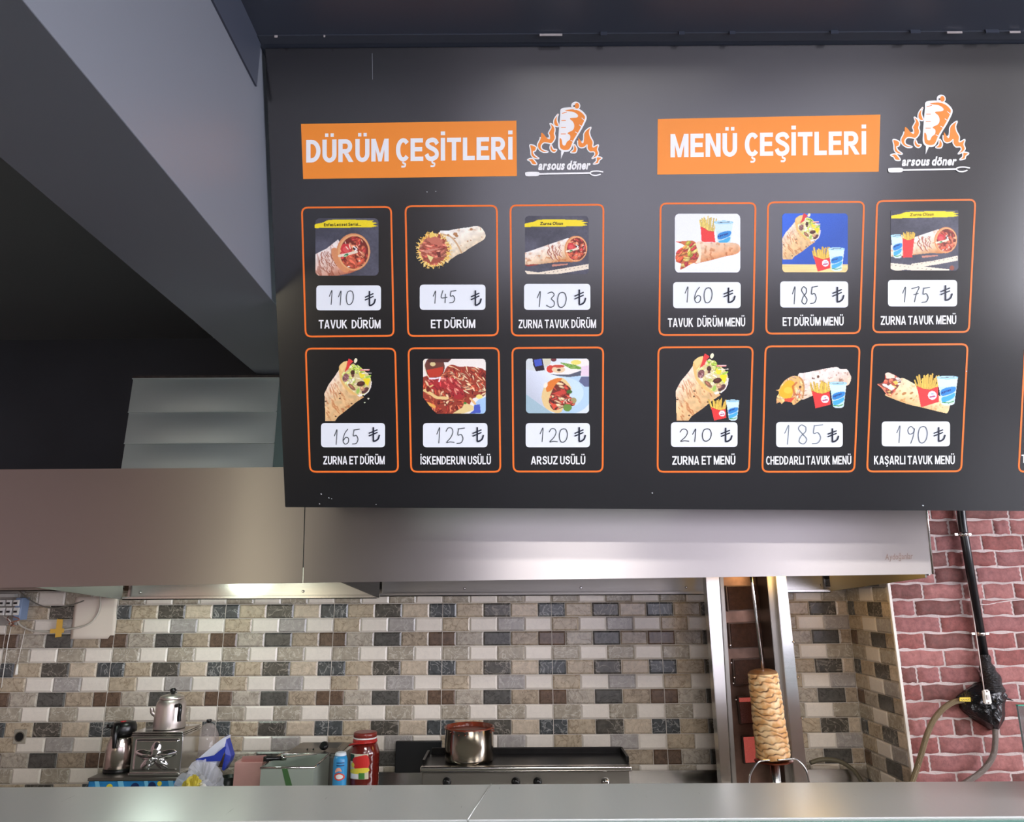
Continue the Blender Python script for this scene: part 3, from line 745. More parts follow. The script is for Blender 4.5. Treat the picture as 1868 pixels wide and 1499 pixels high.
# small white nicks in the vinyl
i = Ink(0.0008)
for (x, y, r) in ((586, 901, 1.1), (600, 908, 1), (605, 909.5, .8), (583, 919, 1), (686, 920, .8), (779, 350, .8), (795, 349, .8), (1190, 899, 1.2), (1684, 922, 1.3), (1763, 677, 1)):
    i.poly([(x - r * 1.4, y - r * .5), (x, y - r), (x + r * 1.3, y + r * .3), (x, y + r)], (205, 208, 212))
i.stroke([(679, 97), (679.6, 145)], .8, (120, 124, 130), False)
i.build('paint_nick', board)
# ---- food pictures: small printed rasters painted on a fine mesh (colour per vertex)
class Pic:
    def __init__(self, ox, oy, s, x0, y0, x1, y1, step=8.5):
        self.ox, self.oy, self.s = ox, oy, s
        nx, ny = int((x1 - x0) / step) + 1, int((y1 - y0) / step) + 1
        self.X, self.Y = np.meshgrid(np.linspace(x0, x1, nx), np.linspace(y0, y1, ny))
        self.C = np.zeros((ny, nx, 3)); self.A = np.zeros((ny, nx), bool); self.rs = np.random.RandomState(int(ox + oy))
        self.step = step
    def noise(self, sx, sy=None, ang=0.0, seed=0):
        """smooth value noise, 0..1"""
        sy = sy or sx; c, s = math.cos(ang), math.sin(ang)
        u = (self.X * c + self.Y * s) / sx + 100; v = (-self.X * s + self.Y * c) / sy + 100
        r = np.random.RandomState(seed + 11).rand(64, 64)
        iu, iv = np.floor(u).astype(int), np.floor(v).astype(int); fu, fv = u - iu, v - iv
        fu, fv = fu * fu * (3 - 2 * fu), fv * fv * (3 - 2 * fv); g = lambda a, b: r[a % 64, b % 64]
        return (g(iu, iv) * (1 - fu) + g(iu + 1, iv) * fu) * (1 - fv) + (g(iu, iv + 1) * (1 - fu) + g(iu + 1, iv + 1) * fu) * fv
    def mpoly(self, pts):
        m = np.zeros(self.X.shape, bool); n = len(pts); j = n - 1
        for i in range(n):
            (xi, yi), (xj, yj) = pts[i], pts[j]
            if yi != yj:
                m ^= ((yi > self.Y) != (yj > self.Y)) & (self.X < (xj - xi) * (self.Y - yi) / (yj - yi) + xi)
            j = i
        return m
    def mell(self, cx, cy, rx, ry, rot=0.0):
        c, s = math.cos(rot), math.sin(rot); dx, dy = self.X - cx, self.Y - cy
        return ((dx * c + dy * s) / rx) ** 2 + ((-dx * s + dy * c) / ry) ** 2 < 1
    def mrr(self, x0, y0, x1, y1, r):
        cx, cy = (x0 + x1) / 2, (y0 + y1) / 2
        qx = np.maximum(np.abs(self.X - cx) - (x1 - x0) / 2 + r, 0); qy = np.maximum(np.abs(self.Y - cy) - (y1 - y0) / 2 + r, 0)
        return np.hypot(qx, qy) < r
    def fill(self, m, col, k=1.0):
        col = np.array(col, float); kk = (k if np.ndim(k) else np.full(self.X.shape, float(k)))[m][:, None]
        self.C[m] = self.C[m] * (1 - kk) + col * kk; self.A |= m; return self
    def tone(self, m, f): self.C[m] = np.clip(self.C[m] * (f[m][:, None] if np.ndim(f) else f), 0, 255)
    def mline(self, pts, w):
        m = np.zeros(self.X.shape, bool)
        for (a, b) in zip(pts, pts[1:]):
            dx, dy = b[0] - a[0], b[1] - a[1]; L = dx * dx + dy * dy or 1
            t = np.clip(((self.X - a[0]) * dx + (self.Y - a[1]) * dy) / L, 0, 1)
            m |= np.hypot(self.X - a[0] - dx * t, self.Y - a[1] - dy * t) < w / 2
        return m
    def line(self, pts, w, col): return self.fill(self.mline(pts, w), col)
    def bits(self, mask, n, pal, rx, ry, rot=None, edge=True):
        """scatter n shreds of the palette's colours over a mask"""
        ys, xs = np.nonzero(mask)
        for i in range(n):
            k = self.rs.randint(len(ys)); cx, cy = self.X[ys[k], xs[k]], self.Y[ys[k], xs[k]]
            a = self.rs.rand() * 3.14 if rot is None else rot + self.rs.randn() * 0.35
            c = np.array(pal[self.rs.randint(len(pal))], float) * self.rs.uniform(.85, 1.12)
            qx, qy = rx * self.rs.uniform(.5, 1.3), ry * self.rs.uniform(.5, 1.3)
            if edge: self.fill(self.mell(cx + 6, cy + 8, qx, qy, a) & mask, c * 0.55)
            self.fill(self.mell(cx, cy, qx, qy, a) & mask, np.clip(c, 0, 255))
            self.fill(self.mell(cx - 4, cy - 5, qx * .6, qy * .35, a) & mask, np.clip(c * 1.2 + 10, 0, 255))
    def bread(self, m, c_hi, c_mid, c_lo, ang, spots=0.62, scol=(150, 84, 48), seed=0, ss=(70, 30)):
        """flatbread skin: pale on one side to toasted on the other, with scorch marks"""
        d = self.X * math.cos(ang) + self.Y * math.sin(ang); lo, hi = d[m].min(), d[m].max(); t = np.clip((d - lo) / (hi - lo + 1e-6), 0, 1)
        hi_, mid, lo_ = (np.array(c, float) for c in (c_hi, c_mid, c_lo)); t3 = t[..., None]
        col = np.where(t3 < .5, hi_ * (1 - t3 * 2) + mid * t3 * 2, mid * (2 - t3 * 2) + lo_ * (t3 * 2 - 1))
        col = col * (0.93 + 0.14 * self.noise(60, 60, 0, seed))[..., None]
        self.C[m] = col[m]; self.A |= m
        n = self.noise(ss[0], ss[1], ang + 0.3, seed + 5) * 0.7 + self.noise(ss[0] / 2.2, ss[1] / 2.2, ang, seed + 9) * 0.3
        k = np.clip((n - spots) * 6, 0, 1) * (0.35 + 0.65 * t); self.fill(m, scol, k * .85)
    def fries(self, box, top, n=16, col=(250, 205, 90)):
        """box = 4 corners tl tr br bl of the red carton, top = height of the sticks above it"""
        (x0, y0), (x1, y1), (x2, y2), (x3, y3) = box; w = x1 - x0
        for k in range(n):
            t = k / (n - 1); bx = x0 + w * (0.06 + .88 * t); lean = (t - .45) * w * .3 + self.rs.uniform(-.08, .08) * w
            h = top * self.rs.uniform(.55, 1.0) * (1 - .35 * abs(t - .55)); c = np.array(col) * self.rs.uniform(.86, 1.06)
            self.line([(bx, y0 + (y1 - y0) * t + w * .14), (bx + lean, y0 - h)], w * .1, np.clip(c * .8, 0, 255))
            self.line([(bx - w * .012, y0 + (y1 - y0) * t + w * .14), (bx + lean - w * .012, y0 - h)], w * .062, np.clip(c, 0, 255))
        pts = [(x0, y0), (x0 + w * .3, y0 + w * .13), (x0 + w * .6, y0 + w * .17 + (y1 - y0) * .5), (x1, y1 + w * .02), (x2, y2), (x3, y3)]
        self.fill(self.mpoly(pts), (236, 62, 62)); self.fill(self.mline([pts[0], pts[1], pts[2], pts[3]], 9), (200, 44, 48))
    def badge(self, cx, cy, r):
        self.fill(self.mell(cx, cy, r, r), (240, 238, 244)); self.line([(cx - r * .55, cy + r * .38), (cx + r * .55, cy + r * .18)], r * .34, (190, 70, 120)); self.line([(cx - r * .25, cy - r * .3), (cx + r * .25, cy - r * .36)], r * .16, (140, 150, 190))
    def cup(self, x0, x1, y0, y1, lid=True):
        w, h = x1 - x0, y1 - y0; P = lambda a, b: (x0 + w * a, y0 + h * b)
        self.fill(self.mpoly([P(.02, .04), P(.98, .02), P(.82, .95), P(.7, 1), P(.35, 1), P(.22, .95)]), (214, 236, 248))
        self.fill(self.mpoly([P(.14, .38), P(.87, .34), P(.8, .9), P(.25, .92)]), (198, 228, 244))
        self.fill(self.mpoly(smooth2([P(.2, .5), P(.45, .4), P(.85, .37), P(.84, .52), P(.6, .62), P(.24, .68)], 4)), (52, 140, 214))
        self.fill(self.mpoly(smooth2([P(.24, .74), P(.5, .68), P(.82, .58), P(.8, .72), P(.55, .84), P(.28, .9)], 4)), (74, 176, 226))
        self.line([P(.26, .9), P(.55, .92), P(.78, .86)], h * .035, (80, 160, 70))
        self.fill(self.mell(x0 + w * .5, y0 + h * .05, w * .5, h * .065), (150, 208, 236)); self.fill(self.mell(x0 + w * .5, y0 + h * .045, w * .42, h * .04), (190, 226, 242))
        self.line([P(.2, .06), P(.8, .035)], h * .02, (60, 80, 120))
    def cream(self, m, f=.04): pass
    def build(self, card_, clip=None, label=None):
        A = self.A if clip is None else (self.A & clip)
        g = np.random.RandomState(5).randn(*self.X.shape) * 2.5; self.C = np.clip(self.C + g[..., None], 0, 255)
        ny, nx = self.X.shape; idx = -np.ones((ny, nx), int)
        q = A[:-1, :-1] & A[1:, :-1] & A[:-1, 1:] & A[1:, 1:]
        used = np.zeros_like(A); used[:-1, :-1] |= q; used[1:, :-1] |= q; used[:-1, 1:] |= q; used[1:, 1:] |= q
        idx[used] = np.arange(used.sum())
        px = self.ox + self.X[used] / self.s; py = self.oy + self.Y[used] / self.s
        u = (px - W_PX / 2) / F_PX; v = -(py - H_PX / 2) / F_PX
        D = np.array(_F)[None] + np.array(CR)[None] * u[:, None] + np.array(CU)[None] * v[:, None]
        n = np.array(BN); t = ((np.array(BP) + n * 0.0008 - np.array(EYE)) @ n) / (D @ n)
        V = np.array(EYE)[None] + D * t[:, None]
        jj, ii = np.nonzero(q)
        Fs = np.stack([idx[jj, ii], idx[jj + 1, ii], idx[jj + 1, ii + 1], idx[jj, ii + 1]], 1)
        me = bpy.data.meshes.new('picture')
        me.vertices.add(len(V)); me.vertices.foreach_set('co', V.astype(np.float32).ravel())
        me.loops.add(len(Fs) * 4); me.loops.foreach_set('vertex_index', Fs.astype(np.int32).ravel())
        me.polygons.add(len(Fs)); me.polygons.foreach_set('loop_start', np.arange(0, len(Fs) * 4, 4, dtype=np.int32))
        me.update(calc_edges=True); me.validate()
        c = self.C[used] / 255.0; c = np.where(c <= 0.04045, c / 12.92, ((c + 0.055) / 1.055) ** 2.4)
        ca = me.color_attributes.new('ink', 'FLOAT_COLOR', 'POINT')
        ca.data.foreach_set('color', np.concatenate([c, np.ones((len(c), 1))], 1).astype(np.float32).ravel())
        return link('food_picture', me, INK, card_)
    def px(self, x, y): return (self.ox + x / self.s, self.oy + y / self.s)

MEATS = [(196, 84, 60), (172, 66, 52), (220, 112, 80), (150, 52, 44), (228, 140, 104), (205, 70, 66)]
def slate(p, m):
    p.fill(m, (84, 84, 98)); p.tone(m, 0.82 + 0.3 * p.noise(300, 260, 0, 3)); p.tone(m, 0.94 + 0.12 * p.noise(40, 40, 0, 4))
def banner(p, x0, x1, y0, y1, sl):
    w, h = x1 - x0, y1 - y0; P = lambda a, b: (x0 + w * a, y0 + h * b - sl * a)
    p.fill(p.mpoly([P(0, .6), P(.05, .5), P(.14, .36), P(.2, .1), P(.3, .02), P(.6, .02), P(.94, .12), P(.9, .32), P(1.0, .42), P(.92, .6), P(1, .8), P(.9, .96), P(.5, 1), P(0, 1.05)]), (250, 226, 40))
def red_opening(p, cx, cy, rx, ry):
    """the cut end: thin bread rim, shreds of chicken, tomato slice, onion, herb"""
    p.fill(p.mell(cx, cy, rx, ry, .12), (226, 150, 100)); p.fill(p.mell(cx + rx * .03, cy, rx * .93, ry * .94, .12), (236, 176, 122))
    m = p.mell(cx + rx * .06, cy + ry * .02, rx * .84, ry * .87, .12); p.fill(m, (120, 46, 38))
    p.bits(m, 46, MEATS, rx * .22, ry * .1); p.bits(m & (p.Y > cy + ry * .3), 10, [(214, 104, 76), (196, 84, 60)], rx * .3, ry * .16)
    p.fill(p.mell(cx - rx * .42, cy - ry * .18, rx * .34, ry * .28, .3) & m, (214, 62, 66)); p.fill(p.mell(cx - rx * .42, cy - ry * .14, rx * .2, ry * .16, .3) & m, (232, 92, 92))
    p.fill(p.mell(cx + rx * .12, cy - ry * .2, rx * .14, ry * .1) & m, (44, 26, 30))
    p.line([(cx - rx * .82, cy + ry * .2), (cx - rx * .3, cy + ry * .1), (cx + rx * .2, cy - ry * .02)], ry * .14, (244, 226, 204))
    p.line([(cx + rx * .02, cy - ry * .3), (cx + rx * .22, cy - ry * .16), (cx + rx * .1, cy - ry * .08)], ry * .06, (250, 244, 244))
    p.fill(p.mell(cx - rx * .42, cy + ry * .16, rx * .15, ry * .07, -.5), (70, 140, 92)); p.line([(cx - rx * .55, cy + ry * .22), (cx - rx * .4, cy + ry * .2)], ry * .05, (180, 232, 180))
    p.bits(m, 9, [(236, 170, 140), (244, 200, 176)], rx * .12, ry * .03)
def ruler(p, pts, ticks):
    p.fill(p.mpoly(pts), (240, 226, 206))
    (xa, ya), (xb, yb), n = ticks
    for k in range(n):
        t = k / (n - 1); p.line([(xa + (xb - xa) * t - 12, ya + (yb - ya) * t + 3), (xa + (xb - xa) * t + 12, ya + (yb - ya) * t - 3)], 10, (120, 106, 92))
def folds(p, m, x0, x1, y0, y1, n, seed=2):
    """curled toasted creases across a rolled bread"""
    r = np.random.RandomState(seed)
    for k in range(n):
        x = x0 + (x1 - x0) * r.rand(); y = y0 + (y1 - y0) * r.rand(); L = r.uniform(50, 130)
        q = [(x, y), (x - L * .18, y + L * .4), (x - L * .05, y + L * .8), (x + L * .2, y + L)]
        p.fill(p.mline(q, r.uniform(10, 24)) & m, (168, 92, 66), .8); q2 = [(a + 20, b - 4) for a, b in q]; p.fill(p.mline(q2, 12) & m, (246, 226, 216), .8)
WRAPTXT = (74, 66, 20)

# chicken wrap on slate
p = Pic(565, 380, 11.53, 95, 190, 1465, 1430); clip = p.mrr(118, 205, 1450, 1418, 85); slate(p, clip)
body = p.mpoly([(60, 1000), (180, 930), (360, 840), (600, 650), (760, 1000), (1000, 1300), (860, 1360), (560, 1420), (60, 1450)])
p.bread(body, (250, 240, 236), (232, 196, 178), (186, 96, 66), 1.0, .6, (150, 72, 50), 4, (120, 34)); folds(p, body, 160, 560, 900, 1280, 26)
p.fill(p.mell(640, 1090, 120, 300, -.55) & body, (224, 150, 104)); red_opening(p, 915, 920, 355, 395)
banner(p, 100, 1430, 235, 405, 0); p.A |= clip
o = p.build(CARDS['c11'], clip | (p.Y < 420) & p.A)
j = Ink(0.0013); text(j, 'Enfes Lezzet Serisi...', *[p.px(300, 375)[0], p.px(1085, 365)[0], p.px(300, 375)[1], p.px(1085, 362)[1]], 5.6, WRAPTXT, bold=0.03, space=0.16); j.build('banner_text', CARDS['c11'])

# open-ended beef wrap
p = Pic(750, 380, 11.53, 60, 340, 1600, 1280)
body = p.mpoly(smooth2([(560, 530), (800, 460), (1000, 420), (1200, 395), (1330, 370), (1440, 378), (1530, 460), (1570, 560), (1540, 650), (1400, 740), (1220, 850), (1090, 940), (980, 980), (830, 1080), (720, 1120)], 3))
p.bread(body, (255, 250, 244), (250, 240, 222), (232, 208, 172), 1.15, .74, (180, 118, 62), 8, (60, 50))
p.fill(p.mline(smooth2([(640, 540), (820, 590), (930, 700), (1010, 830), (1060, 930)], 4, False), 34), (206, 160, 112), .75)
for x, y, r in ((930, 540, 46), (960, 580, 34), (1265, 440, 34), (780, 560, 24), (1255, 672, 16), (920, 630, 18)): p.fill(p.mell(x, y, r, r * .8), (176, 116, 66), .85)
m = p.mell(480, 870, 330, 350, .1); p.fill(m, (170, 84, 66)); p.bits(m, 40, [(196, 112, 92), (178, 88, 72), (214, 136, 112), (150, 66, 58)], 110, 40, .1)
p.fill(p.mpoly([(240, 900), (430, 850), (680, 830), (430, 900), (330, 950)]), (214, 140, 120)); p.fill(p.mpoly([(330, 970), (470, 1030), (410, 1130), (370, 1060)]), (238, 222, 150)); p.fill(p.mpoly([(540, 920), (620, 920), (620, 1020), (560, 1030)]), (110, 50, 46)); p.fill(p.mpoly([(300, 620), (420, 570), (660, 640), (660, 800), (420, 740)]), (204, 118, 98))
for k in range(150):
    a = k / 150 * 6.283; a += .02 * p.rs.randn(); r0, r1 = p.rs.uniform(.82, .98), p.rs.uniform(1.0, 1.2)
    if a > 5.0 and a < 5.9 and p.rs.rand() < .6: continue
    b = a + p.rs.uniform(-.16, .16); c = [(246, 206, 110), (240, 186, 84), (252, 226, 150)][p.rs.randint(3)]
    p.line([(470 + 330 * r0 * math.cos(a), 880 + 345 * r0 * math.sin(a)), (470 + 330 * r1 * math.cos(b), 880 + 345 * r1 * math.sin(b))], p.rs.uniform(12, 22), c)
p.fill(p.mpoly([(385, 510), (440, 490), (500, 530), (500, 590), (400, 620)]), (244, 214, 110))
p.build(CARDS['c12'])

# long chicken wrap with folding rule; the same picture is used on a second card with fries and a cup in front
def long_wrap(ox, oy, dx, dy, fr, card_):
    p = Pic(ox, oy, 11.53, 95 if fr else 130, 95 if fr else 150, 1580 if fr else 1510, 1400)
    clip = p.mrr(105, 60, 1540, 1370, 70) if fr else p.mrr(140, 155, 1490, 1390, 85)
    slate(p, clip); q = lambda pts: [(x + dx, y + dy) for x, y in pts]
    body = p.mpoly(q([(60, 960), (300, 880), (700, 740), (1060, 620), (1300, 850), (1150, 1130), (900, 1120), (640, 1150), (400, 1180), (60, 1200)]))
    p.bread(body, (252, 246, 240), (240, 212, 180), (206, 130, 70), 1.25, .6, (196, 110, 56), 6, (50, 60)); folds(p, body, 640 + dx, 900 + dx, 740 + dy, 1000 + dy, 22, 5)
    red_opening(p, 1215 + dx, 850 + dy, 240, 275)
    p.fill(p.mpoly(q([(130, 1185), (420, 1170), (420, 1190), (200, 1222)])), (150, 60, 54)); p.fill(p.mpoly(q([(710, 1180), (1050, 1160), (1050, 1185), (720, 1225)])), (206, 140, 120))
    if fr:
        ruler(p, [(105, 1205), (420, 1235), (1345, 1340), (1345, 1365), (600, 1365), (420, 1345), (250, 1375), (105, 1330)], ((130, 1248), (960, 1345), 10))
        ruler(p, [(560, 1220), (1000, 1160), (1525, 1050), (1525, 1155), (1100, 1235), (780, 1285), (470, 1330)], ((580, 1250), (1500, 1095), 11))
        p.fill(p.mell(1400, 1310, 50, 50), (150, 80, 62))
        p.cup(112, 390, 610, 1105); p.fries([(365, 690), (610, 685), (565, 1085), (370, 1095)], 150, 15)
        banner(p, 125, 1560, 130, 265, 25)
    else:
        ruler(p, [(140, 1310), (430, 1345), (900, 1270), (1500, 1165), (1500, 1270), (900, 1370), (600, 1395), (200, 1395)], ((570, 1365), (1440, 1218), 11))
        banner(p, 135, 1465, 230, 382, 0)
    p.build(card_, clip | ((p.Y < 390) & (p.X < 1575)) if not fr else clip | (p.Y < 290))
    j = Ink(0.0013); a, b = (p.px(460, 348), p.px(945, 345)) if not fr else (p.px(515, 220), p.px(1015, 208))
    text(j, 'Zurna Olsun', a[0], b[0], a[1], b[1], 5.4, WRAPTXT if not fr else (150, 128, 20), bold=0.028, slant=0.1, space=0.18); j.build('banner_text', card_)
long_wrap(945, 380, 0, 0, False, CARDS['c13'])
long_wrap(1615, 375, 55, -125, True, CARDS['d13'])

# tall beef wrap with salad; used on three cards
def salad_wrap(p, fx, sc, clip=None):
    q = lambda pts: [fx(x, y) for x, y in pts]
    E = lambda x, y, rx, ry, r=0.0: p.mell(*fx(x, y), rx * sc, ry * sc, r)
    body = p.mpoly(q([(190, 890), (280, 700), (400, 540), (510, 370), (640, 500), (900, 900), (1040, 970), (880, 1070), (660, 1250), (480, 1390), (420, 1480), (205, 1480), (200, 1100)]))
    p.bread(body, (250, 232, 214), (238, 200, 148), (226, 184, 130), .75, .63, (190, 104, 56), 9, (90 * sc, 26 * sc))
    r = np.random.RandomState(3)
    for k in range(16):
        x, y = 300 + 240 * r.rand(), 620 + 350 * r.rand(); p.fill(p.mline(q([(x, y), (x + 30, y + 90)]), 18 * sc) & body, (206, 128, 82), .6)
    for x, y in ((515, 1000), (765, 1110), (430, 1375), (520, 895), (222, 1060)): p.fill(E(x, y, 22, 14), (96, 60, 36))
    p.fill(p.mpoly(q(smooth2([(500, 320), (620, 215), (690, 250), (640, 420), (560, 480), (600, 620), (700, 760), (860, 880), (860, 940), (700, 860), (560, 690), (510, 520)], 3))), (240, 196, 122))
    m = p.mpoly(q(smooth2([(600, 420), (700, 330), (800, 260), (900, 340), (1060, 430), (1160, 540), (1180, 660), (1150, 800), (1060, 910), (940, 940), (830, 880), (700, 770), (590, 650), (560, 540)], 3)))
    p.fill(m, (222, 206, 150)); p.bits(m, 60, [(226, 226, 140), (206, 220, 110), (244, 230, 190), (180, 200, 80), (236, 216, 160), (252, 240, 200)], 60 * sc, 24 * sc, edge=False)
    p.fill(p.mpoly(q([(700, 150), (760, 180), (810, 220), (740, 290), (700, 380), (610, 450), (655, 330), (680, 210)])), (226, 62, 62)); p.fill(E(850, 205, 38, 58, .3), (246, 240, 206))
    p.fill(p.mpoly(q([(505, 320), (590, 225), (680, 200), (650, 330), (560, 440)])), (248, 210, 140))
    p.bits(p.mpoly(q([(740, 290), (900, 290), (1000, 370), (1060, 480), (900, 500), (800, 420)])), 22, [(196, 220, 90), (160, 196, 66), (226, 236, 140)], 46 * sc, 20 * sc)
    p.fill(E(640, 560, 66, 90, .3), (140, 90, 90)); p.bits(E(640, 560, 66, 90, .3), 12, [(196, 160, 160), (104, 60, 62), (170, 120, 120)], 34 * sc, 10 * sc, .9)
    for x, y, rx, ry, rr, c in ((790, 455, 44, 54, 0, (70, 40, 32)), (770, 760, 96, 40, .75, (150, 100, 78)), (960, 690, 88, 54, -.2, (82, 44, 36)), (1050, 830, 92, 48, -.7, (92, 56, 58)), (990, 790, 50, 50, 0, (206, 158, 120)), (790, 520, 30, 30, 0, (110, 70, 54))):
        p.fill(E(x, y, rx, ry, rr), c); p.fill(E(x - 10, y - 12, rx * .5, ry * .3, rr), np.array(c) * 1.35)
    p.fill(p.mpoly(q([(920, 450), (1050, 490), (1020, 560), (960, 570), (930, 520)])), (246, 226, 60)); p.fill(p.mpoly(q([(1000, 590), (1090, 560), (1160, 590), (1110, 740), (1060, 690)])), (250, 226, 40))
    p.fill(E(900, 840, 34, 60, .3), (170, 206, 96)); p.fill(p.mpoly(q([(880, 930), (980, 900), (1000, 940), (930, 965)])), (250, 244, 236))
    p.fill(p.mline(q([(1185, 650), (1165, 770), (1120, 860), (1030, 930)]), 24 * sc), (240, 232, 236)); p.fill(p.mline(q([(960, 400), (1130, 400)]), 40 * sc), (226, 130, 130)); p.fill(p.mline(q([(985, 470), (1185, 462)]), 18 * sc), (250, 240, 226)); p.fill(p.mline(q([(980, 392), (1140, 385)]), 12 * sc), (250, 236, 230)); p.fill(p.mline(q([(1080, 560), (1165, 520)]), 40 * sc), (170, 210, 80))
p = Pic(575, 640, 11.53, 150, 120, 1220, 1490); salad_wrap(p, lambda x, y: (x, y), 1.0)
p.fill(p.mell(1118, 1003, 26, 24), (236, 230, 206)); p.fill(p.mell(1040, 1082, 24, 18), (220, 226, 190)); p.build(CARDS['c21'])
p = Pic(1220, 640, 11.53, 130, 30, 1520, 1490); salad_wrap(p, lambda x, y: (770 + (x - 715) * (1.2 if x < 715 else 1.03), 45 + (y - 150) * 1.072), 1.06)
p.fries([(885, 1180), (1200, 1215), (1215, 1410), (950, 1470)], 210, 14); p.badge(1122, 1315, 64); p.cup(1195, 1495, 1025, 1465); p.build(CARDS['d21'])
p = Pic(1415, 380, 11.53, 120, 80, 1560, 1360); clip = p.mrr(135, 98, 1520, 1348, 80)
p.fill(clip, (52, 98, 204)); p.tone(clip, 0.9 + .25 * np.clip(1 - (p.X + p.Y) / 1900, 0, 1)); p.fill(clip & (p.Y > 1180), (246, 218, 150)); p.tone(clip & (p.Y > 1180), .92 + .12 * p.noise(300, 20, 0, 2))
salad_wrap(p, lambda x, y: (605 + (x - 715) * (.9 if x < 715 else .71), 100 + (y - 150) * .735), .73)
p.fries([(795, 1000), (1140, 1030), (1150, 1255), (885, 1330)], 210, 15); p.badge(1045, 1152, 72); p.cup(1100, 1455, 825, 1320); p.build(CARDS['d12'], clip)

# plate of shredded meat
p = Pic(760, 640, 11.53, 110, 140, 1480, 1335); clip = p.mrr(128, 160, 1455, 1325, 75) & p.mpoly([(100, 100), (1500, 100), (1500, 1400), (430, 1330), (330, 1240), (210, 1080), (128, 980), (100, 900)])
p.fill(clip, (246, 240, 234)); hm = p.mpoly(smooth2([(100, 560), (500, 520), (640, 330), (760, 290), (900, 330), (1130, 330), (1460, 420), (1480, 800), (1400, 960), (1180, 1000), (1000, 1300), (400, 1360), (100, 1000)], 3)) & clip
p.fill(hm, (160, 64, 48)); p.bits(hm, 190, [(196, 84, 56), (170, 60, 44), (222, 128, 92), (150, 48, 40), (240, 190, 150), (206, 100, 70), (120, 36, 32)], 64, 20)
p.bits(hm & (p.Y < 900) & (p.X > 640), 40, [(240, 206, 168), (236, 180, 140)], 66, 9, .6)
red = p.mpoly(smooth2([(260, 560), (620, 560), (860, 620), (1000, 880), (960, 1000), (800, 1000), (620, 800), (420, 830), (280, 760)], 3)); p.fill(red & clip, (176, 48, 52)); p.bits(red & clip, 40, [(190, 56, 60), (150, 38, 46), (208, 84, 80), (226, 130, 116)], 70, 20, .8)
p.line(smooth2([(170, 830), (300, 900), (430, 980), (640, 990)], 4, False), 60, (240, 206, 140)); p.line([(200, 800), (340, 720)], 30, (236, 196, 130)); p.fill(p.mell(240, 800, 40, 60), (120, 40, 32))
p.fill(p.mell(380, 340, 210, 235) & clip, (110, 62, 52)); p.fill(p.mpoly([(210, 400), (560, 330), (560, 440), (480, 540), (260, 560)]) & clip, (196, 62, 44)); p.fill(p.mell(340, 275, 60, 45), (226, 206, 150))
p.line(smooth2([(150, 180), (170, 340), (210, 480), (260, 560)], 4, False), 16, (240, 226, 190)); p.line([(270, 580), (380, 580), (500, 560), (470, 640)], 30, (250, 236, 246)); p.fill(clip & (p.Y < 165 + 75) & (p.X > 240) & (p.X < 900 - p.Y), (80, 46, 44))
p.fill(p.mpoly([(1010, 1080), (1200, 1160), (1190, 1240), (1000, 1310), (760, 1310), (960, 1190)]) & clip, (238, 214, 150)); p.fill(p.mell(1020, 1095, 34, 24), (70, 140, 60))
p.fill(p.mpoly([(1200, 1140), (1290, 1030), (1470, 960), (1470, 1340), (1080, 1340), (1210, 1240)]) & clip, (172, 208, 246)); p.fill(p.mpoly([(1210, 1140), (1330, 1120), (1350, 1300), (1110, 1320), (1200, 1250)]) & clip, (76, 96, 196)); p.line([(1130, 1000), (1230, 1110)], 46, (236, 190, 130)); p.fill(p.mell(1320, 960, 70, 46), (246, 226, 130)); p.line([(230, 1100), (370, 1170)], 60, (240, 180, 90))
p.build(CARDS['c22'], clip)

# paper-wrapped roll on a pale blue plate
p = Pic(945, 640, 11.53, 150, 135, 1510, 1325); clip = p.mrr(162, 152, 1498, 1312, 80)
p.fill(clip, (226, 236, 248)); p.fill(p.mell(1000, 900, 560, 440) & clip, (186, 216, 240)); p.fill(p.mell(960, 880, 420, 330) & clip, (206, 230, 248)); p.fill(clip & (p.Y < 420) & (p.X < 620), (214, 222, 226))
p.fill(p.mpoly([(300, 150), (510, 150), (560, 400), (380, 430), (320, 300)]), (44, 34, 44)); p.fill(p.mpoly([(330, 190), (490, 160), (510, 300), (360, 330)]), (70, 92, 196)); p.fill(p.mpoly([(520, 150), (700, 150), (680, 280), (560, 330)]), (216, 214, 190)); p.fill(p.mell(750, 180, 60, 45), (110, 50, 56))
p.fill(p.mpoly(smooth2([(560, 400), (700, 280), (950, 270), (1250, 180), (1490, 180), (1490, 330), (1340, 400), (1050, 500), (760, 490)], 3)) & clip, (244, 240, 236)); p.fill(p.mell(680, 380, 80, 80), (216, 70, 60)); p.fill(p.mell(850, 390, 140, 70), (240, 210, 170)); p.fill(p.mell(850, 320, 130, 30), (206, 80, 66)); p.fill(p.mell(860, 400, 40, 26), (90, 60, 40))
for k in range(16): p.line([(900 + 14 * k, 250 + 8 * k), (1200 + 12 * k, 300 + 5 * k)], 18, [(120, 170, 70), (90, 140, 60), (170, 200, 110)][k % 3])
p.fill(p.mell(1220, 240, 110, 50), (240, 226, 120)); p.fill(p.mpoly([(690, 490), (1060, 500), (1340, 410), (1320, 520), (1060, 550), (820, 520)]), (92, 96, 112)); p.fill(p.mpoly([(1330, 540), (1500, 540), (1500, 750), (1400, 750), (1280, 640)]) & clip, (104, 110, 146)); p.fill(p.mpoly([(1330, 330), (1500, 300), (1500, 530), (1320, 520)]) & clip, (236, 214, 232))
pap = p.mpoly([(150, 380), (420, 440), (800, 520), (960, 580), (620, 900), (600, 1220), (420, 1090), (150, 900)]) & clip; p.fill(pap, (222, 230, 246)); p.tone(pap, .86 + .2 * np.clip((p.X - p.Y + 900) / 1200, 0, 1)); p.fill(p.mpoly([(150, 900), (600, 1220), (760, 1320), (150, 1320)]) & clip, (168, 196, 210))
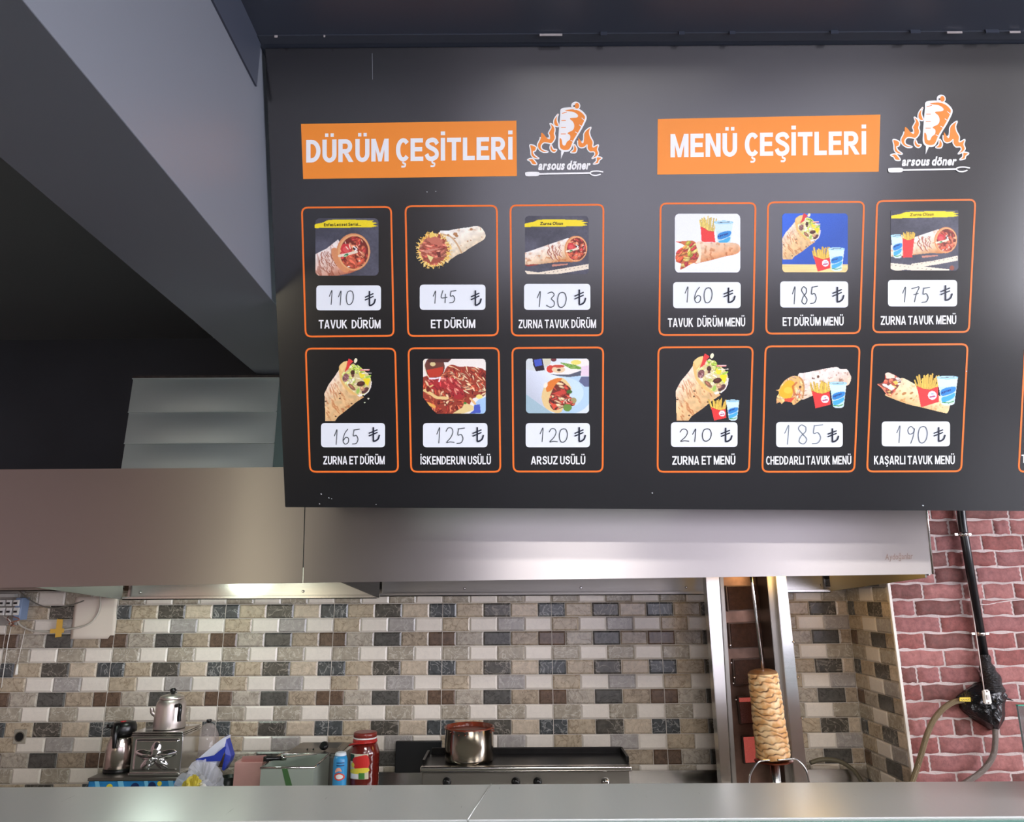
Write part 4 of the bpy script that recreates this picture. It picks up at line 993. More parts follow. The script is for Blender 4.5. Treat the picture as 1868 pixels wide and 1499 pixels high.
p.fill(p.mpoly(smooth2([(960, 580), (800, 570), (620, 660), (520, 830), (500, 1020), (580, 1200), (780, 1300), (900, 1290), (960, 1180), (1120, 860), (1090, 720)], 3)) & clip, (236, 206, 146)); p.fill(p.mpoly(smooth2([(930, 580), (760, 590), (600, 690), (600, 850), (700, 830), (820, 690)], 3)), (232, 130, 56)); p.fill(p.mell(580, 720, 40, 60, .4), (250, 240, 226))
m = p.mpoly(smooth2([(890, 630), (780, 720), (690, 900), (650, 1080), (740, 1240), (880, 1220), (1020, 1160), (1180, 1150), (1200, 1020), (1080, 950), (1110, 800), (1000, 700)], 3)); p.fill(m, (120, 50, 40)); p.bits(m, 46, [(196, 70, 56), (170, 56, 46), (90, 44, 40), (214, 96, 72), (226, 190, 150)], 70, 22, .2)
p.fill(p.mpoly([(700, 900), (980, 800), (1010, 900), (860, 930)]), (206, 74, 62)); p.fill(p.mpoly([(660, 1060), (820, 1150), (750, 1240)]), (226, 84, 62)); p.fill(p.mell(1080, 860, 60, 40), (70, 110, 50)); p.fill(p.mell(1040, 1190, 90, 80), (110, 150, 70)); p.fill(p.mell(1170, 1040, 60, 60), (170, 160, 110)); p.bits(p.mell(1040, 1060, 110, 70), 12, [(240, 200, 170), (206, 90, 80), (226, 216, 190)], 40, 14)
p.build(CARDS['c23'], clip)

# chicken wrap, fries and cup on white
p = Pic(1220, 380, 11.53, 110, 95, 1530, 1365); clip = p.mrr(125, 108, 1505, 1355, 95); p.fill(clip, (238, 242, 252))
p.fries([(668, 385), (950, 480), (980, 710), (690, 700)], 230, 14, (248, 220, 120)); p.cup(950, 1360, 265, 840)
body = p.mpoly(smooth2([(600, 700), (800, 710), (1150, 720), (1400, 730), (1490, 790), (1500, 880), (1420, 960), (1150, 1020), (850, 1100), (660, 1140), (540, 1150), (500, 900)], 3)); p.bread(body, (244, 222, 204), (238, 196, 160), (222, 150, 100), 1.35, .6, (196, 110, 62), 12, (66, 56))
fm = p.mpoly(smooth2([(150, 700), (300, 690), (500, 680), (580, 740), (640, 900), (600, 1100), (470, 1170), (300, 1270), (235, 1280), (260, 1160), (150, 1120), (150, 940), (210, 860), (330, 780), (200, 720)], 2)); p.fill(fm, (206, 110, 70)); p.bits(fm, 46, [(232, 160, 80), (226, 84, 56), (240, 190, 90), (190, 60, 62), (238, 206, 120), (214, 110, 66), (170, 160, 60)], 76, 30, -.5)
p.fill(p.mpoly([(560, 720), (660, 740), (690, 900), (660, 1140), (560, 1150), (640, 1000)]), (246, 228, 200)); p.build(CARDS['d11'], clip)

# cheddar wrap
p = Pic(1405, 650, 11.675, 90, 210, 1760, 1130)
body = p.mpoly(smooth2([(590, 390), (700, 350), (1000, 290), (1250, 240), (1430, 225), (1500, 265), (1640, 270), (1700, 370), (1730, 440), (1700, 570), (1600, 640), (1200, 740), (880, 850), (680, 925), (560, 800)], 3)); p.bread(body, (252, 236, 230), (244, 226, 216), (232, 200, 170), 1.2, .7, (150, 96, 70), 15, (46, 60))
e = p.mpoly(smooth2([(100, 710), (180, 700), (230, 600), (330, 490), (450, 420), (560, 410), (690, 480), (730, 640), (700, 850), (640, 940), (500, 1040), (440, 970), (310, 960), (250, 1020), (200, 980), (130, 1000), (140, 850), (190, 760)], 3)); p.fill(e, (238, 190, 120)); p.bits(e, 26, [(246, 206, 140), (226, 160, 110), (236, 186, 150)], 80, 30, 1.2)
p.fill(p.mpoly(smooth2([(180, 760), (260, 620), (400, 500), (520, 560), (500, 700), (440, 880), (300, 890), (200, 830)], 3)), (246, 184, 46)); p.fill(p.mell(380, 720, 90, 70), (252, 204, 70)); p.fill(p.mpoly([(300, 900), (530, 870), (440, 980), (310, 960)]), (226, 84, 60)); p.bits(p.mell(590, 770, 70, 130), 12, [(236, 180, 150), (206, 120, 80), (246, 206, 180)], 50, 20, 1.4); p.fill(p.mline([(560, 560), (480, 640), (520, 820)], 40), (196, 96, 56), .7)
p.line(smooth2([(620, 440), (700, 540), (720, 700), (690, 880)], 4, False), 30, (196, 140, 84))
for x, y, r in ((1020, 430, 26), (640, 650, 26), (900, 465, 16), (930, 470, 14)): p.fill(p.mell(x, y, r, r * 1.2), (110, 70, 50))
p.fries([(885, 730), (1270, 735), (1290, 1030), (960, 1110)], 240, 15); p.badge(1168, 908, 84); p.cup(1250, 1640, 545, 1100); p.build(CARDS['d22'])

# kashar wrap
p = Pic(1590, 655, 10.99, 100, 240, 1770, 1100)
body = p.mpoly(smooth2([(270, 700), (440, 560), (580, 380), (700, 400), (880, 500), (1200, 640), (1570, 860), (1580, 920), (1530, 1070), (1450, 1080), (1000, 970), (700, 900), (380, 780), (290, 740)], 3)); p.bread(body, (250, 228, 190), (248, 222, 176), (232, 190, 130), 1.9, .7, (206, 140, 70), 19, (60, 40))
e = p.mpoly(smooth2([(110, 500), (210, 470), (260, 400), (270, 290), (330, 260), (450, 300), (590, 400), (570, 500), (480, 620), (370, 740), (290, 700), (200, 590)], 3)); p.fill(e, (130, 60, 48)); p.bits(e, 30, [(240, 210, 190), (206, 110, 84), (246, 230, 220), (190, 76, 60), (240, 196, 110)], 50, 28, .4)
p.fill(p.mpoly([(270, 290), (330, 262), (460, 320), (460, 380), (300, 390)]), (244, 220, 200)); p.fill(p.mpoly([(290, 560), (380, 500), (470, 580), (400, 630)]), (246, 240, 232)); p.line([(120, 505), (220, 570), (300, 700), (380, 730), (470, 640)], 26, (226, 130, 100)); p.fill(p.mpoly([(420, 450), (500, 430), (540, 480), (480, 520)]), (246, 200, 90))
for x, y, rx in ((800, 680, 40), (650, 690, 50), (500, 700, 30), (790, 790, 34), (635, 500, 14)): p.fill(p.mell(x, y, rx, rx * .5, -.4), (190, 130, 70))
p.fries([(905, 540), (1335, 540), (1350, 855), (990, 965)], 260, 16); p.badge(1218, 725, 88); p.cup(1300, 1745, 335, 925); p.build(CARDS['d23'])

# drink name on the cups
for key, (a, b), cap in (('d11', ((1309, 433.0), (1328, 427.5)), 4.2), ('d12', ((1517.5, 475.5), (1528, 473)), 3.2), ('d13', ((1630, 451.5), (1641, 447)), 3.2), ('d21', ((1329, 750.5), (1340, 747)), 3.2), ('d22', ((1520, 724.5), (1535, 719.5)), 4.0), ('d23', ((1717.5, 718), (1734.5, 712.5)), 4.4)):
    j = Ink(0.0014); text(j, 'ayran', a[0], b[0], a[1], b[1], cap, (50, 60, 150), bold=0.035, slant=.15, gap=.05); j.build('cup_lettering', CARDS[key])
# ------------------------------------------------------------------ serving counter in front
CZ = 1.10
yk, yf = atz(934, 1430, CZ).y, atz(934, 1494.5, CZ).y
counter = thing('service_counter', 'long brushed steel service counter along the bottom of the view', 'counter')
xs = atz(896, 1430, CZ).x, atz(853, 1494, CZ).x
mb = MB()
mb.hexa([Vector(p) for p in ((-2.6, yf, CZ - 0.03), (xs[1] - 0.0006, yf, CZ - 0.03), (xs[0] - 0.0006, yk, CZ - 0.03), (-2.6, yk, CZ - 0.03))],
        [Vector(p) for p in ((-2.6, yf, CZ), (xs[1] - 0.0006, yf, CZ), (xs[0] - 0.0006, yk, CZ), (-2.6, yk, CZ))], bev=0.002)
mb.hexa([Vector(p) for p in ((xs[1] + 0.0006, yf, CZ - 0.03), (2.6, yf, CZ - 0.03), (2.6, yk, CZ - 0.03), (xs[0] + 0.0006, yk, CZ - 0.03))],
        [Vector(p) for p in ((xs[1] + 0.0006, yf, CZ), (2.6, yf, CZ), (2.6, yk, CZ), (xs[0] + 0.0006, yk, CZ))], bev=0.002)
mb.build('top', STEEL_TOP, counter)
MB().tube([(xs[1], yf + 0.002, CZ), (xs[0], yk - 0.002, CZ)], 0.0017, 8).build('weld_seam', STEEL_TOP, counter)
GLASS_E = mat('green_edge_glass', (140, 190, 176), 0.12, trans=0.6, spec=0.5)
MB().box(-2.6, 2.6, yf - 0.014, yf - 0.004, 0.62, CZ - 0.004, bev=0.001).build('front_glass', GLASS_E, counter)
MB().box(-2.6, 2.6, yf + 0.02, yk - 0.01, 0.1, CZ - 0.03).build('body', mat('pale_bounce_panel', (222, 220, 214), 0.4), counter)  # unseen body made pale so the steelware opposite reflects brighter
MB().box(-2.55, 2.55, yf + 0.05, yk - 0.03, 0, 0.1).build('plinth', BLACK_PLASTIC, counter)

# ------------------------------------------------------------------ worktop along the wall
WT = 0.79
bench = thing('kitchen_worktop', 'long stainless worktop running along the tiled wall', 'worktop')
MB().box(-3.6, XC - 0.01, 2.62, 3.475, WT - 0.04, WT, bev=0.003).build('top', STEEL, bench)
zu = at(1240, 1405, 3.46).z; X0UP = at(655, 1405, 3.46).x
struct(MB().box(X0UP, XC - 0.01, 3.462, 3.476, WT + 0.0005, zu).build('trim_3', STEEL))
for x in (-3.5, -1.8, 0.0, 1.45): MB().box(x - 0.03, x + 0.03, 2.66, 2.72, 0, WT - 0.04).build('leg', STEEL_DULL, bench)
MB().box(-3.6, XC - 0.01, 3.40, 3.44, 0.15, WT - 0.04).build('back_panel', STEEL_DULL, bench)

def X(px, py, Y): return at(px, py, Y).x
def Z(px, py, Y): return at(px, py, Y).z

# ------------------------------------------------------------------ griddle range
YS = 3.05
sz = Z(960, 1397, YS); sx0, sx1 = X(766, 1400, YS), X(1153, 1396, YS)
yb = 3.29
stove = thing('griddle_range', 'steel range with a black griddle top and round knobs under the pot', 'stove')
MB().box(sx0 + 0.008, sx1 - 0.008, YS + 0.012, yb, WT + 0.02, sz - 0.022, bev=0.003).build('body', STEEL_DULL, stove)
MB().box(sx0, sx1, YS - 0.004, YS + 0.03, sz - 0.022, sz - 0.001, bev=0.007, seg=3).build('front_lip', STEEL, stove)
mb = MB(); mb.box(sx0 + 0.004, sx1 - 0.004, YS + 0.0305, yb - 0.012, sz - 0.02, sz - 0.003, bev=0.002)
mb.build('griddle_plate', DARK_METAL, stove)
mb = MB(); mb.box(sx0 + 0.02, sx1 - 0.006, yb - 0.0115, yb, sz - 0.02, sz + 0.022, bev=0.003)
mb.box(sx0 + 0.002, sx0 + 0.012, YS + 0.06, yb, sz - 0.003, sz + 0.012); mb.box(sx1 - 0.012, sx1 - 0.002, YS + 0.06, yb, sz - 0.003, sz + 0.02)
mb.build('splash_guard', DARK_METAL, stove)
for px, c in ((941, 0), (981, 0), (1105, 1), (815, 0)):
    x, z = X(px, 1426, YS), Z(px, 1427, YS)
    MB().lathe((x, YS + 0.0118, z), [(0.017, 0), (0.017, 0.006), (0.014, 0.01), (0.013, 0.022), (0.006, 0.024)], 24, axis=(0, -1, 0)).build('knob', CHROME if c else BLACK_PLASTIC, stove)
for (x, y) in ((sx0 + 0.05, YS + 0.04), (sx1 - 0.05, YS + 0.04), (sx0 + 0.05, yb - 0.04), (sx1 - 0.05, yb - 0.04)):
    MB().lathe((x, y, WT), [(0.016, 0), (0.016, 0.0205)], 16).build('foot', BLACK_PLASTIC, stove)

# pot of red sauce
pot = thing('cooking_pot', 'dented steel pot full of red sauce on the griddle', 'pot')
yp = 3.165; pr = (X(901, 1360, yp) - X(811, 1360, yp)) / 2 * 0.985; pxc = (X(901, 1360, yp) + X(811, 1360, yp)) / 2
pz = sz - 0.0025; ph = Z(856, 1334, yp - pr) - pz
mb = MB(); mb.lathe((pxc, yp, pz), [(pr * .9, 0), (pr * .97, .004), (pr, .014), (pr, ph * .5), (pr * .995, ph - .006), (pr * 1.03, ph), (pr * 1.03, ph + .003), (pr * .97, ph + .001), (pr * .965, ph - .03), (pr * .96, .012)], 56, caps=False)
mb.lathe((pxc, yp, pz), [(0.001, 0), (pr * .9, 0)], 56, caps=False)
mb.build('body', steel('pot_steel', (196, 186, 172), 0.17, wave=0.05, wscale=6, stretch=(1, 1, 70)), pot)
SAUCE = mat('red_sauce', (116, 48, 28), 0.22, var=(26, 0.35), bump=(40, 0.35, (1, 1, 1)))
MB().lathe((pxc, yp, pz), [(pr * .964, ph - .012), (pr * .6, ph - .009), (0.002, ph - .010)], 48, caps=False).build('sauce', SAUCE, pot)
r_ = random.Random(5); mb = MB()
for k in range(46):
    a = r_.uniform(0, 6.283); z = ph - r_.random() ** 2 * .016; rr = pr * 1.012
    mb.lathe((pxc + rr * math.cos(a), yp + rr * math.sin(a), pz + z), [(0.001, -.002), (r_.uniform(.002, .005), 0), (0.001, .002)], 8)
mb.lathe((pxc, yp, pz), [(pr * 1.032, ph - .001), (pr * 1.036, ph + .002), (pr * 1.01, ph + .0045), (pr * .965, ph + .003), (pr * .96, ph - .02)], 56, caps=False)
mb.build('sauce_rim', SAUCE, pot)

# black tray behind
tray = tag(MB().box(X(722, 1368, 3.45), X(806, 1368, 3.45), 3.44, 3.462, zu + 0.001, Z(760, 1352, 3.44), bev=0.003).build('wall_box', mat('matt_black_metal', (17, 19, 21), 0.4)), 'matt black rectangular box on the tiles left of the pot', 'box')

# ------------------------------------------------------------------ doner grill
YGR = 3.30
grill = thing('doner_grill', 'upright steel doner grill with stacked gas burners in the tiled niche', 'doner grill')
def post(pl, pr_, Y0, depth, name, m):
    """vertical channel: pl / pr_ = ((px, py) top, (px, py) bottom) of its left and right edges on the plane Y0"""
    q = [at(*pl[1], Y0), at(*pr_[1], Y0), at(*pr_[0], Y0), at(*pl[0], Y0)]
    return MB().hexa(q, [p + Vector((0, depth, 0)) for p in q], bev=0.002).build(name, m, grill)
YP = 3.12
post(((1287, 1040), (1317, 1440)), ((1311, 1040), (1335, 1440)), YP, 0.06, 'post', STEEL)
post(((1312, 1040), (1337, 1440)), ((1319, 1040), (1345, 1440)), YP + 0.04, 0.12, 'post_return', STEEL_DULL)
post(((1415, 1040), (1451, 1440)), ((1433, 1040), (1476, 1440)), YP, 0.06, 'post', STEEL)
post(((1398, 1040), (1435, 1440)), ((1414, 1040), (1450, 1440)), YP + 0.03, 0.13, 'post_return', STEEL_DULL)
q = [at(1317, 1440, YGR), at(1451, 1440, YGR), at(1415, 1040, YGR), at(1312, 1040, YGR)]
MB().hexa(q, [p + Vector((0, 0.02, 0)) for p in q]).build('back_plate', mat('heat_stained_steel', (112, 88, 76), 0.35, 0.85, var=(14, 0.35)), grill)
CER = mat('dark_burner_mesh', (74, 50, 44), 0.6, 0.3, var=(60, 0.25), bump=(320, 0.5, (1, 1, 1)))
HOT = mat('glowing_burner_mesh', (104, 60, 56), 0.6, 0, emit=(255, 112, 100), estr=0.3, var=(60, 0.3), bump=(320, 0.5, (1, 1, 1)))
WARM = mat('warm_burner_mesh', (76, 50, 46), 0.6, 0, emit=(255, 60, 50), estr=0.012, bump=(320, 0.5, (1, 1, 1)))
RIM = mat('burner_rim', (80, 66, 58), 0.4, 0.8)
def burner(tl, tr, br, bl_, m, hotband=None):
    Y0 = YGR - 0.022; q = [at(*bl_, Y0), at(*br, Y0), at(*tr, Y0), at(*tl, Y0)]
    c = sum(q, Vector()) / 4; out = [c + (p - c) * 1.09 for p in q]
    b = MB().hexa([p + Vector((0, 0.021, 0)) for p in out], [p + Vector((0, 0.004, 0)) for p in out], bev=0.002).build('burner', RIM, grill)
    MB().hexa([p + Vector((0, 0.006, 0)) for p in q], [p for p in q], bev=0.001).build('burner_mesh', m, b)
    if hotband:
        h = [q[3].lerp(q[0], hotband), q[2].lerp(q[1], hotband), q[2], q[3]]
        MB().hexa([p + Vector((0, -0.0002, 0)) for p in h], [p + Vector((0, -0.0016, 0)) for p in h]).build('glowing_edge', HOT, b)
P4 = lambda x, y: (1240 + x / 3.195, 1030 + y / 3.195)
burner(P4(278, 128), P4(482, 122), P4(492, 255), P4(290, 265), CER)
burner(P4(293, 345), P4(500, 335), P4(512, 475), P4(305, 484), CER)
burner(P4(318, 556), P4(522, 548), P4(533, 690), P4(328, 700), CER)
burner(P4(345, 775), P4(545, 768), P4(557, 915), P4(360, 925), WARM, 0.16)
burner(P4(372, 1005), P4(570, 998), P4(582, 1140), P4(385, 1155), HOT)
mb = MB()
for px, py in ((295, 468), (300, 570), (317, 657), (327, 785), (312, 690)):
    p = at(*P4(px, py), YP + 0.038); mb.lathe(p, [(0.004, 0), (0.004, 0.003), (0.002, 0.005)], 10, axis=(0, -1, 0))
for px, py in ((662, 450), (690, 655), (713, 893)):
    p = at(*P4(px, py), YP - 0.0005); mb.lathe(p, [(0.005, 0), (0.005, 0.003), (0.002, 0.006)], 10, axis=(0, -1, 0))
mb.build('rivet', STEEL, grill)
zpan = WT + 0.03
MB().box(X(1325, 1420, 3.0), X(1475, 1420, 3.0), 2.92, 3.34, WT, zpan, bev=0.004).build('drip_tray', STEEL, grill)
MB().box(X(1290, 1440, YP), X(1335, 1440, YP) + 0.0, YP - 0.02, YGR + 0.06, WT, zpan).build('foot_plate', STEEL_DULL, grill)
MB().box(X(1452, 1440, YP), X(1480, 1440, YP), YP - 0.02, YGR + 0.06, WT, zpan).build('foot_plate', STEEL_DULL, grill)

# skewer with the meat
spit = thing('doner_spit', 'upright skewer of pale layered chicken doner in front of the burners', 'doner')
ym = 3.10; RT = (X(1418, 1230, ym) - X(1366, 1230, ym)) / 2; RB_ = (X(1442, 1375, ym) - X(1382, 1375, ym)) / 2
pt_, pb_ = at(1391, 1222, ym), at(1411, 1383, ym); ptop = at(1372, 1063, ym)
axis_ = (pt_ - pb_); L = axis_.length
rnd = random.Random(9); lay_ = [rnd.uniform(0.75, 1.3) for _ in range(15)]; tot = sum(lay_)
def meatfn(a, h):
    t = h / L * 1.0; 
    tw = t + 0.016 * math.sin(a * 2 + 9 * t) + 0.011 * math.sin(a * 5 + 23 * t) + 0.006 * math.sin(a * 11 + 51 * t); acc = 0; v = 0
    tt = tw * tot
    for w in lay_:
        if tt < acc + w: v = (tt - acc) / w; break
        acc += w
    return 1.0 + 0.075 * (max(0.0, math.sin(math.pi * min(max(v, 0), 1))) ** 0.45 - 0.7) + 0.014 * math.sin(a * 3 + 14 * t) + 0.010 * math.sin(a * 7 + 40 * t)
n = 150; prof = [(RB_ * .6, -0.004), (RB_ * .93, 0.0)] + [((RB_ + (RT - RB_) * i / n) * (1 - 0.16 * max(0, (i / n - .955) / .045) ** 2), 0.002 + (L - 0.004) * i / n) for i in range(n + 1)] + [(RT * .6, L + 0.003), (0.006, L + 0.002)]
MEAT = bpy.data.materials.new('chicken_doner'); MEAT.use_nodes = True; nt = MEAT.node_tree; bs = nt.nodes['Principled BSDF']
bs.inputs['Roughness'].default_value = 0.42; bs.inputs['Subsurface Weight'].default_value = 0.12; bs.inputs['Subsurface Radius'].default_value = (0.01, 0.004, 0.002)
at_ = nt.nodes.new('ShaderNodeAttribute'); at_.attribute_name = 'ink'
nz = nt.nodes.new('ShaderNodeTexNoise'); nz.inputs['Scale'].default_value = 34; nz.inputs['Detail'].default_value = 6
tcn = nt.nodes.new('ShaderNodeTexCoord'); nt.links.new(tcn.outputs['Object'], nz.inputs['Vector'])
cr = nt.nodes.new('ShaderNodeValToRGB'); cr.color_ramp.elements[0].position = .42; cr.color_ramp.elements[0].color = lin((226, 170, 108)) + (1,); cr.color_ramp.elements[1].position = .6; cr.color_ramp.elements[1].color = lin((246, 210, 158)) + (1,)
nt.links.new(nz.outputs['Fac'], cr.inputs['Fac'])
mx = nt.nodes.new('ShaderNodeMix'); mx.data_type = 'RGBA'; mx.inputs[7].default_value = lin((84, 40, 18)) + (1,)
nt.links.new(at_.outputs['Fac'], mx.inputs[0]); nt.links.new(cr.outputs['Color'], mx.inputs[6]); nt.links.new(mx.outputs[2], bs.inputs['Base Color'])
mb = MB(); mb.lathe(pb_, prof, 90, axis=axis_, fn=meatfn)
mo = mb.build('meat', MEAT, spit)
# dark brown colour in the creases between the stacked slices, and a charred top
ca = mo.data.color_attributes.new('ink', 'FLOAT_COLOR', 'POINT'); qr = axis_.normalized().rotation_difference(Vector((0, 0, 1)))
for i, v in enumerate(mo.data.vertices):
    p = qr @ (v.co - pb_); a = math.atan2(p.y, p.x); h = p.z; r = math.hypot(p.x, p.y)
    base = RB_ + (RT - RB_) * min(max(h / L, 0), 1); k = r / base
    f = meatfn(a, h) - 0.014 * math.sin(a * 3 + 14 * h / L) - 0.010 * math.sin(a * 7 + 40 * h / L)
    c = min(1, max(0, (0.998 - f) / 0.020)) * (0.62 + 0.38 * min(1, max(0, 0.5 + math.sin(a * 4 + h * 60) + .6 * math.sin(a * 9 + h * 140))))
    if h > L - 0.012: c = 0.85
    ca.data[i].color = (c, c, c, 1)
MB().tube([pb_ + (pb_ - pt_) * 0.0 + axis_ * -0.02, ptop, at(1370, 1046, ym)], 0.0065, 12).build('rod', CHROME, spit)
MB().lathe(pb_ - axis_.normalized() * 0.012, [(0.01, 0), (RB_ * 1.12, 0.002), (RB_ * 1.14, 0.005), (RB_ * .9, 0.0075)], 40, axis=axis_).build('plate', mat('browned_steel_plate', (110, 52, 34), 0.35, 0.7, var=(30, .4)), spit)
MB().lathe((pb_.x + 0.003, pb_.y, zpan + 0.001), [(0.026, 0), (0.019, 0.02), (0.017, pb_.z - zpan - 0.013)], 20).build('spindle', STEEL, spit)
def loop(pts, nm, parent, r=0.004, m=CHROME): return MB().tube(spline(pts, 8), r, 10).build(nm, m, parent)
yl = 3.0
for pp in ([(1366, 1440), (1368, 1415), (1378, 1396), (1387, 1388), (1404, 1386)], [(1418, 1386), (1440, 1384), (1454, 1386), (1470, 1404), (1479, 1440)]):
    loop([at(x, y, yl) for x, y in pp], 'tray_handle', grill)
# steel-braided hose behind
hose = loop([at(1478, 1391, 3.40), at(1500, 1385, 3.40), at(1530, 1388, 3.40), at(1556, 1404, 3.40), at(1573, 1428, 3.4), at(1576, 1437, 3.39)], 'gas_hose', None, 0.0095, mat('olive_rubber_hose', (98, 92, 74), 0.4, 0.3, bump=(300, .3, (1, 1, 1))))
tag(hose, 'dull hose arching low across the tiles right of the doner grill', 'hose')
# ------------------------------------------------------------------ things on the left of the worktop
def small_text(name, s, parent, O, U, V, w, cap, m, bold=0.03, slant=0.0, off=0.0):
    """lettering on a surface: O = baseline start, U and V unit directions"""
    Vt, T, tw = lay(s, bold); k = w / tw; ky = cap / 0.71; n = Vector(U).cross(Vector(V)).normalized() * off
    me = bpy.data.meshes.new(name); me.from_pydata([tuple(Vector(O) + Vector(U) * (p[0] * k + slant * p[1] * ky) + Vector(V) * (p[1] * ky) + n) for p in Vt], [], T)
    return link(name, me, m, parent)
def patch(pts, O, U, V, c, r, name, m, parent):
    pass
# tabletop cooker in a blue printed case
Yc = 3.08
cx0, cx1 = X(161, 1425, Yc), X(324, 1425, Yc); cz = Z(240, 1418, Yc)
cook = thing('tabletop_cooker', 'low blue printed cooker case with a steel top under the urn and flask', 'cooker')
BLUE = mat('blue_print', (40, 130, 190), 0.35, var=(26, 0.25))
MB().box(cx0, cx1, Yc, Yc + 0.30, WT, cz - 0.012, bev=0.004).build('case', BLUE, cook)
MB().box(cx0 - 0.002, cx1 + 0.002, Yc - 0.004, Yc + 0.304, cz - 0.0118, cz, bev=0.003).build('top_tray', STEEL_DULL, cook)
YEL, NAVY, SKY = mat('yellow_print', (232, 214, 70), 0.4), mat('navy_print', (24, 44, 92), 0.4), mat('sky_print', (120, 196, 230), 0.4)
def disc(x, z, r, y, name, m, parent, sx=1.0): return MB().lathe((x, y, z), [(r * sx, 0), (r * sx, 0.0006)], 20, axis=(0, -1, 0)).build(name, m, parent)
disc(X(200, 1433, Yc), Z(200, 1436, Yc), 0.013, Yc, 'printed_spot', YEL, cook); disc(X(291, 1429, Yc), Z(291, 1429, Yc), 0.009, Yc, 'printed_spot', YEL, cook)
disc(X(277, 1434, Yc), Z(277, 1434, Yc), 0.016, Yc, 'printed_spot', NAVY, cook); disc(X(246, 1436, Yc), Z(246, 1436, Yc), 0.017, Yc, 'printed_spot', NAVY, cook)
mb = MB()
for px, w in ((172, 8), (214, 10), (262, 7), (306, 9)):
    a = at(px, 1422, Yc - 0.0006); b = at(px + w, 1422, Yc - 0.0006); mb.face([a, b, b + Vector((0.02, 0, -0.06)), a + Vector((0.02, 0, -0.06))])
mb.build('printed_stripe', SKY, cook)

# vacuum flask
fl = thing('vacuum_flask', 'steel vacuum flask with a black spout head on the blue cooker', 'flask')
Yt = 3.19; fx = (X(190, 1390, Yt) + X(246, 1390, Yt)) / 2; fr_ = (X(243, 1390, Yt) - X(191, 1390, Yt)) / 2; fz = cz; fh = Z(222, 1315, Yt) - fz
s = fh / 100.0
MB().lathe((fx, Yt, fz), [(fr_ * .97, 0), (fr_ * 1.0, s * 1), (fr_ * 1.0, s * 7.5)], 40).build('base_ring', BLACK_PLASTIC, fl)
MB().lathe((fx, Yt, fz), [(fr_ * .985, s * 7.6), (fr_, s * 9), (fr_, s * 34), (fr_ * .98, s * 46), (fr_ * .9, s * 58), (fr_ * .8, s * 66), (fr_ * .76, s * 72)], 48).build('body', steel('flask_steel', (196, 186, 178), 0.19, stretch=(1, 1, 80)), fl)
MB().lathe((fx + 0.003, Yt, fz), [(fr_ * .79, s * 72.2), (fr_ * .83, s * 78), (fr_ * .82, s * 90), (fr_ * .7, s * 98), (fr_ * .4, s * 100.5)], 40).build('head', BLACK_PLASTIC, fl)
MB().lathe((fx + 0.004, Yt - fr_ * .25, fz + s * 98.6), [(fr_ * .2, 0), (fr_ * .18, s * 3)], 20).build('release_button', mat('red_button', (190, 28, 40), 0.35), fl)
mb = MB(); mb.tube(spline([(fx - fr_ * .1, Yt - fr_ * .75, fz + s * 92), (fx, Yt - fr_ * 1.02, fz + s * 80), (fx + .004, Yt - fr_ * 1.1, fz + s * 64), (fx + .003, Yt - fr_ * 1.06, fz + s * 52)], 6), fr_ * .2, 12, rf=lambda t: 1.15 - .5 * t)
mb.build('handle', BLACK_PLASTIC, fl)
MB().lathe((fx - fr_ * .62, Yt - fr_ * .3, fz + s * 90), [(fr_ * .14, 0), (fr_ * .11, fr_ * .4)], 14, axis=(-1, -.5, .25)).build('spout', BLACK_PLASTIC, fl)

# square chrome urn with star-pressed front
Yu = 3.10
ux0, ux1 = X(238, 1380, Yu), X(329, 1380, Yu); uz0, uz1 = cz, Z(285, 1334, Yu); ud = 0.17
urn = thing('tea_urn', 'shiny square steel tea urn pressed with a star on its front', 'tea urn')
def front(u, v):
    x, z = (u - .5) * 2, (v - .45) * 2; r = math.hypot(x * .95, z); a = math.atan2(x, z)
    R = .58 + .26 * math.cos(5 * a); d = min(1.0, max(0.0, (1 - r / R) * 2.4)); e = max(abs(x), abs((v - .5) * 2)); k = min(1, (1 - e) * 6)
    return Vector((ux0 + (ux1 - ux0) * u, Yu + 0.006 - 0.012 * d * k - (0.005 if e < .86 else 0), uz0 + 0.012 + (uz1 - uz0 - 0.034) * v))
MB().grid(front, 48, 44, back=None).build('star_front', CHROME, urn, fix=True)
mb = MB().box(ux0, ux1, Yu + 0.0075, Yu + ud, uz0 + 0.004, uz1 - 0.02, bev=0.003)
for k in range(3): mb.box(ux0 - 0.004 * (1 - k * .3), ux1 + 0.004 * (1 - k * .3), Yu - 0.004, Yu + ud + 0.002, uz1 - 0.02 + k * 0.0068, uz1 - 0.0145 + k * 0.0068, bev=0.002)
mb.box(ux0 - 0.003, ux1 + 0.003, Yu - 0.002, Yu + ud, uz0, uz0 + 0.012, bev=0.003)
mb.build('body', CHROME, urn)
tx, tz = X(279, 1392, Yu), Z(279, 1386, Yu)
mb = MB(); mb.lathe((tx, Yu + .002, tz), [(0.008, 0), (0.006, 0.03), (0.009, 0.032), (0.009, 0.042)], 14, axis=(0, -1, 0)); mb.lathe((tx, Yu - .034, tz - .026), [(0.004, 0), (0.005, 0.026)], 12)
mb.tube([(tx - .03, Yu - .03, tz + .012), (tx + .03, Yu - .03, tz + .012)], 0.004, 8)
mb.build('tap', CHROME, urn)

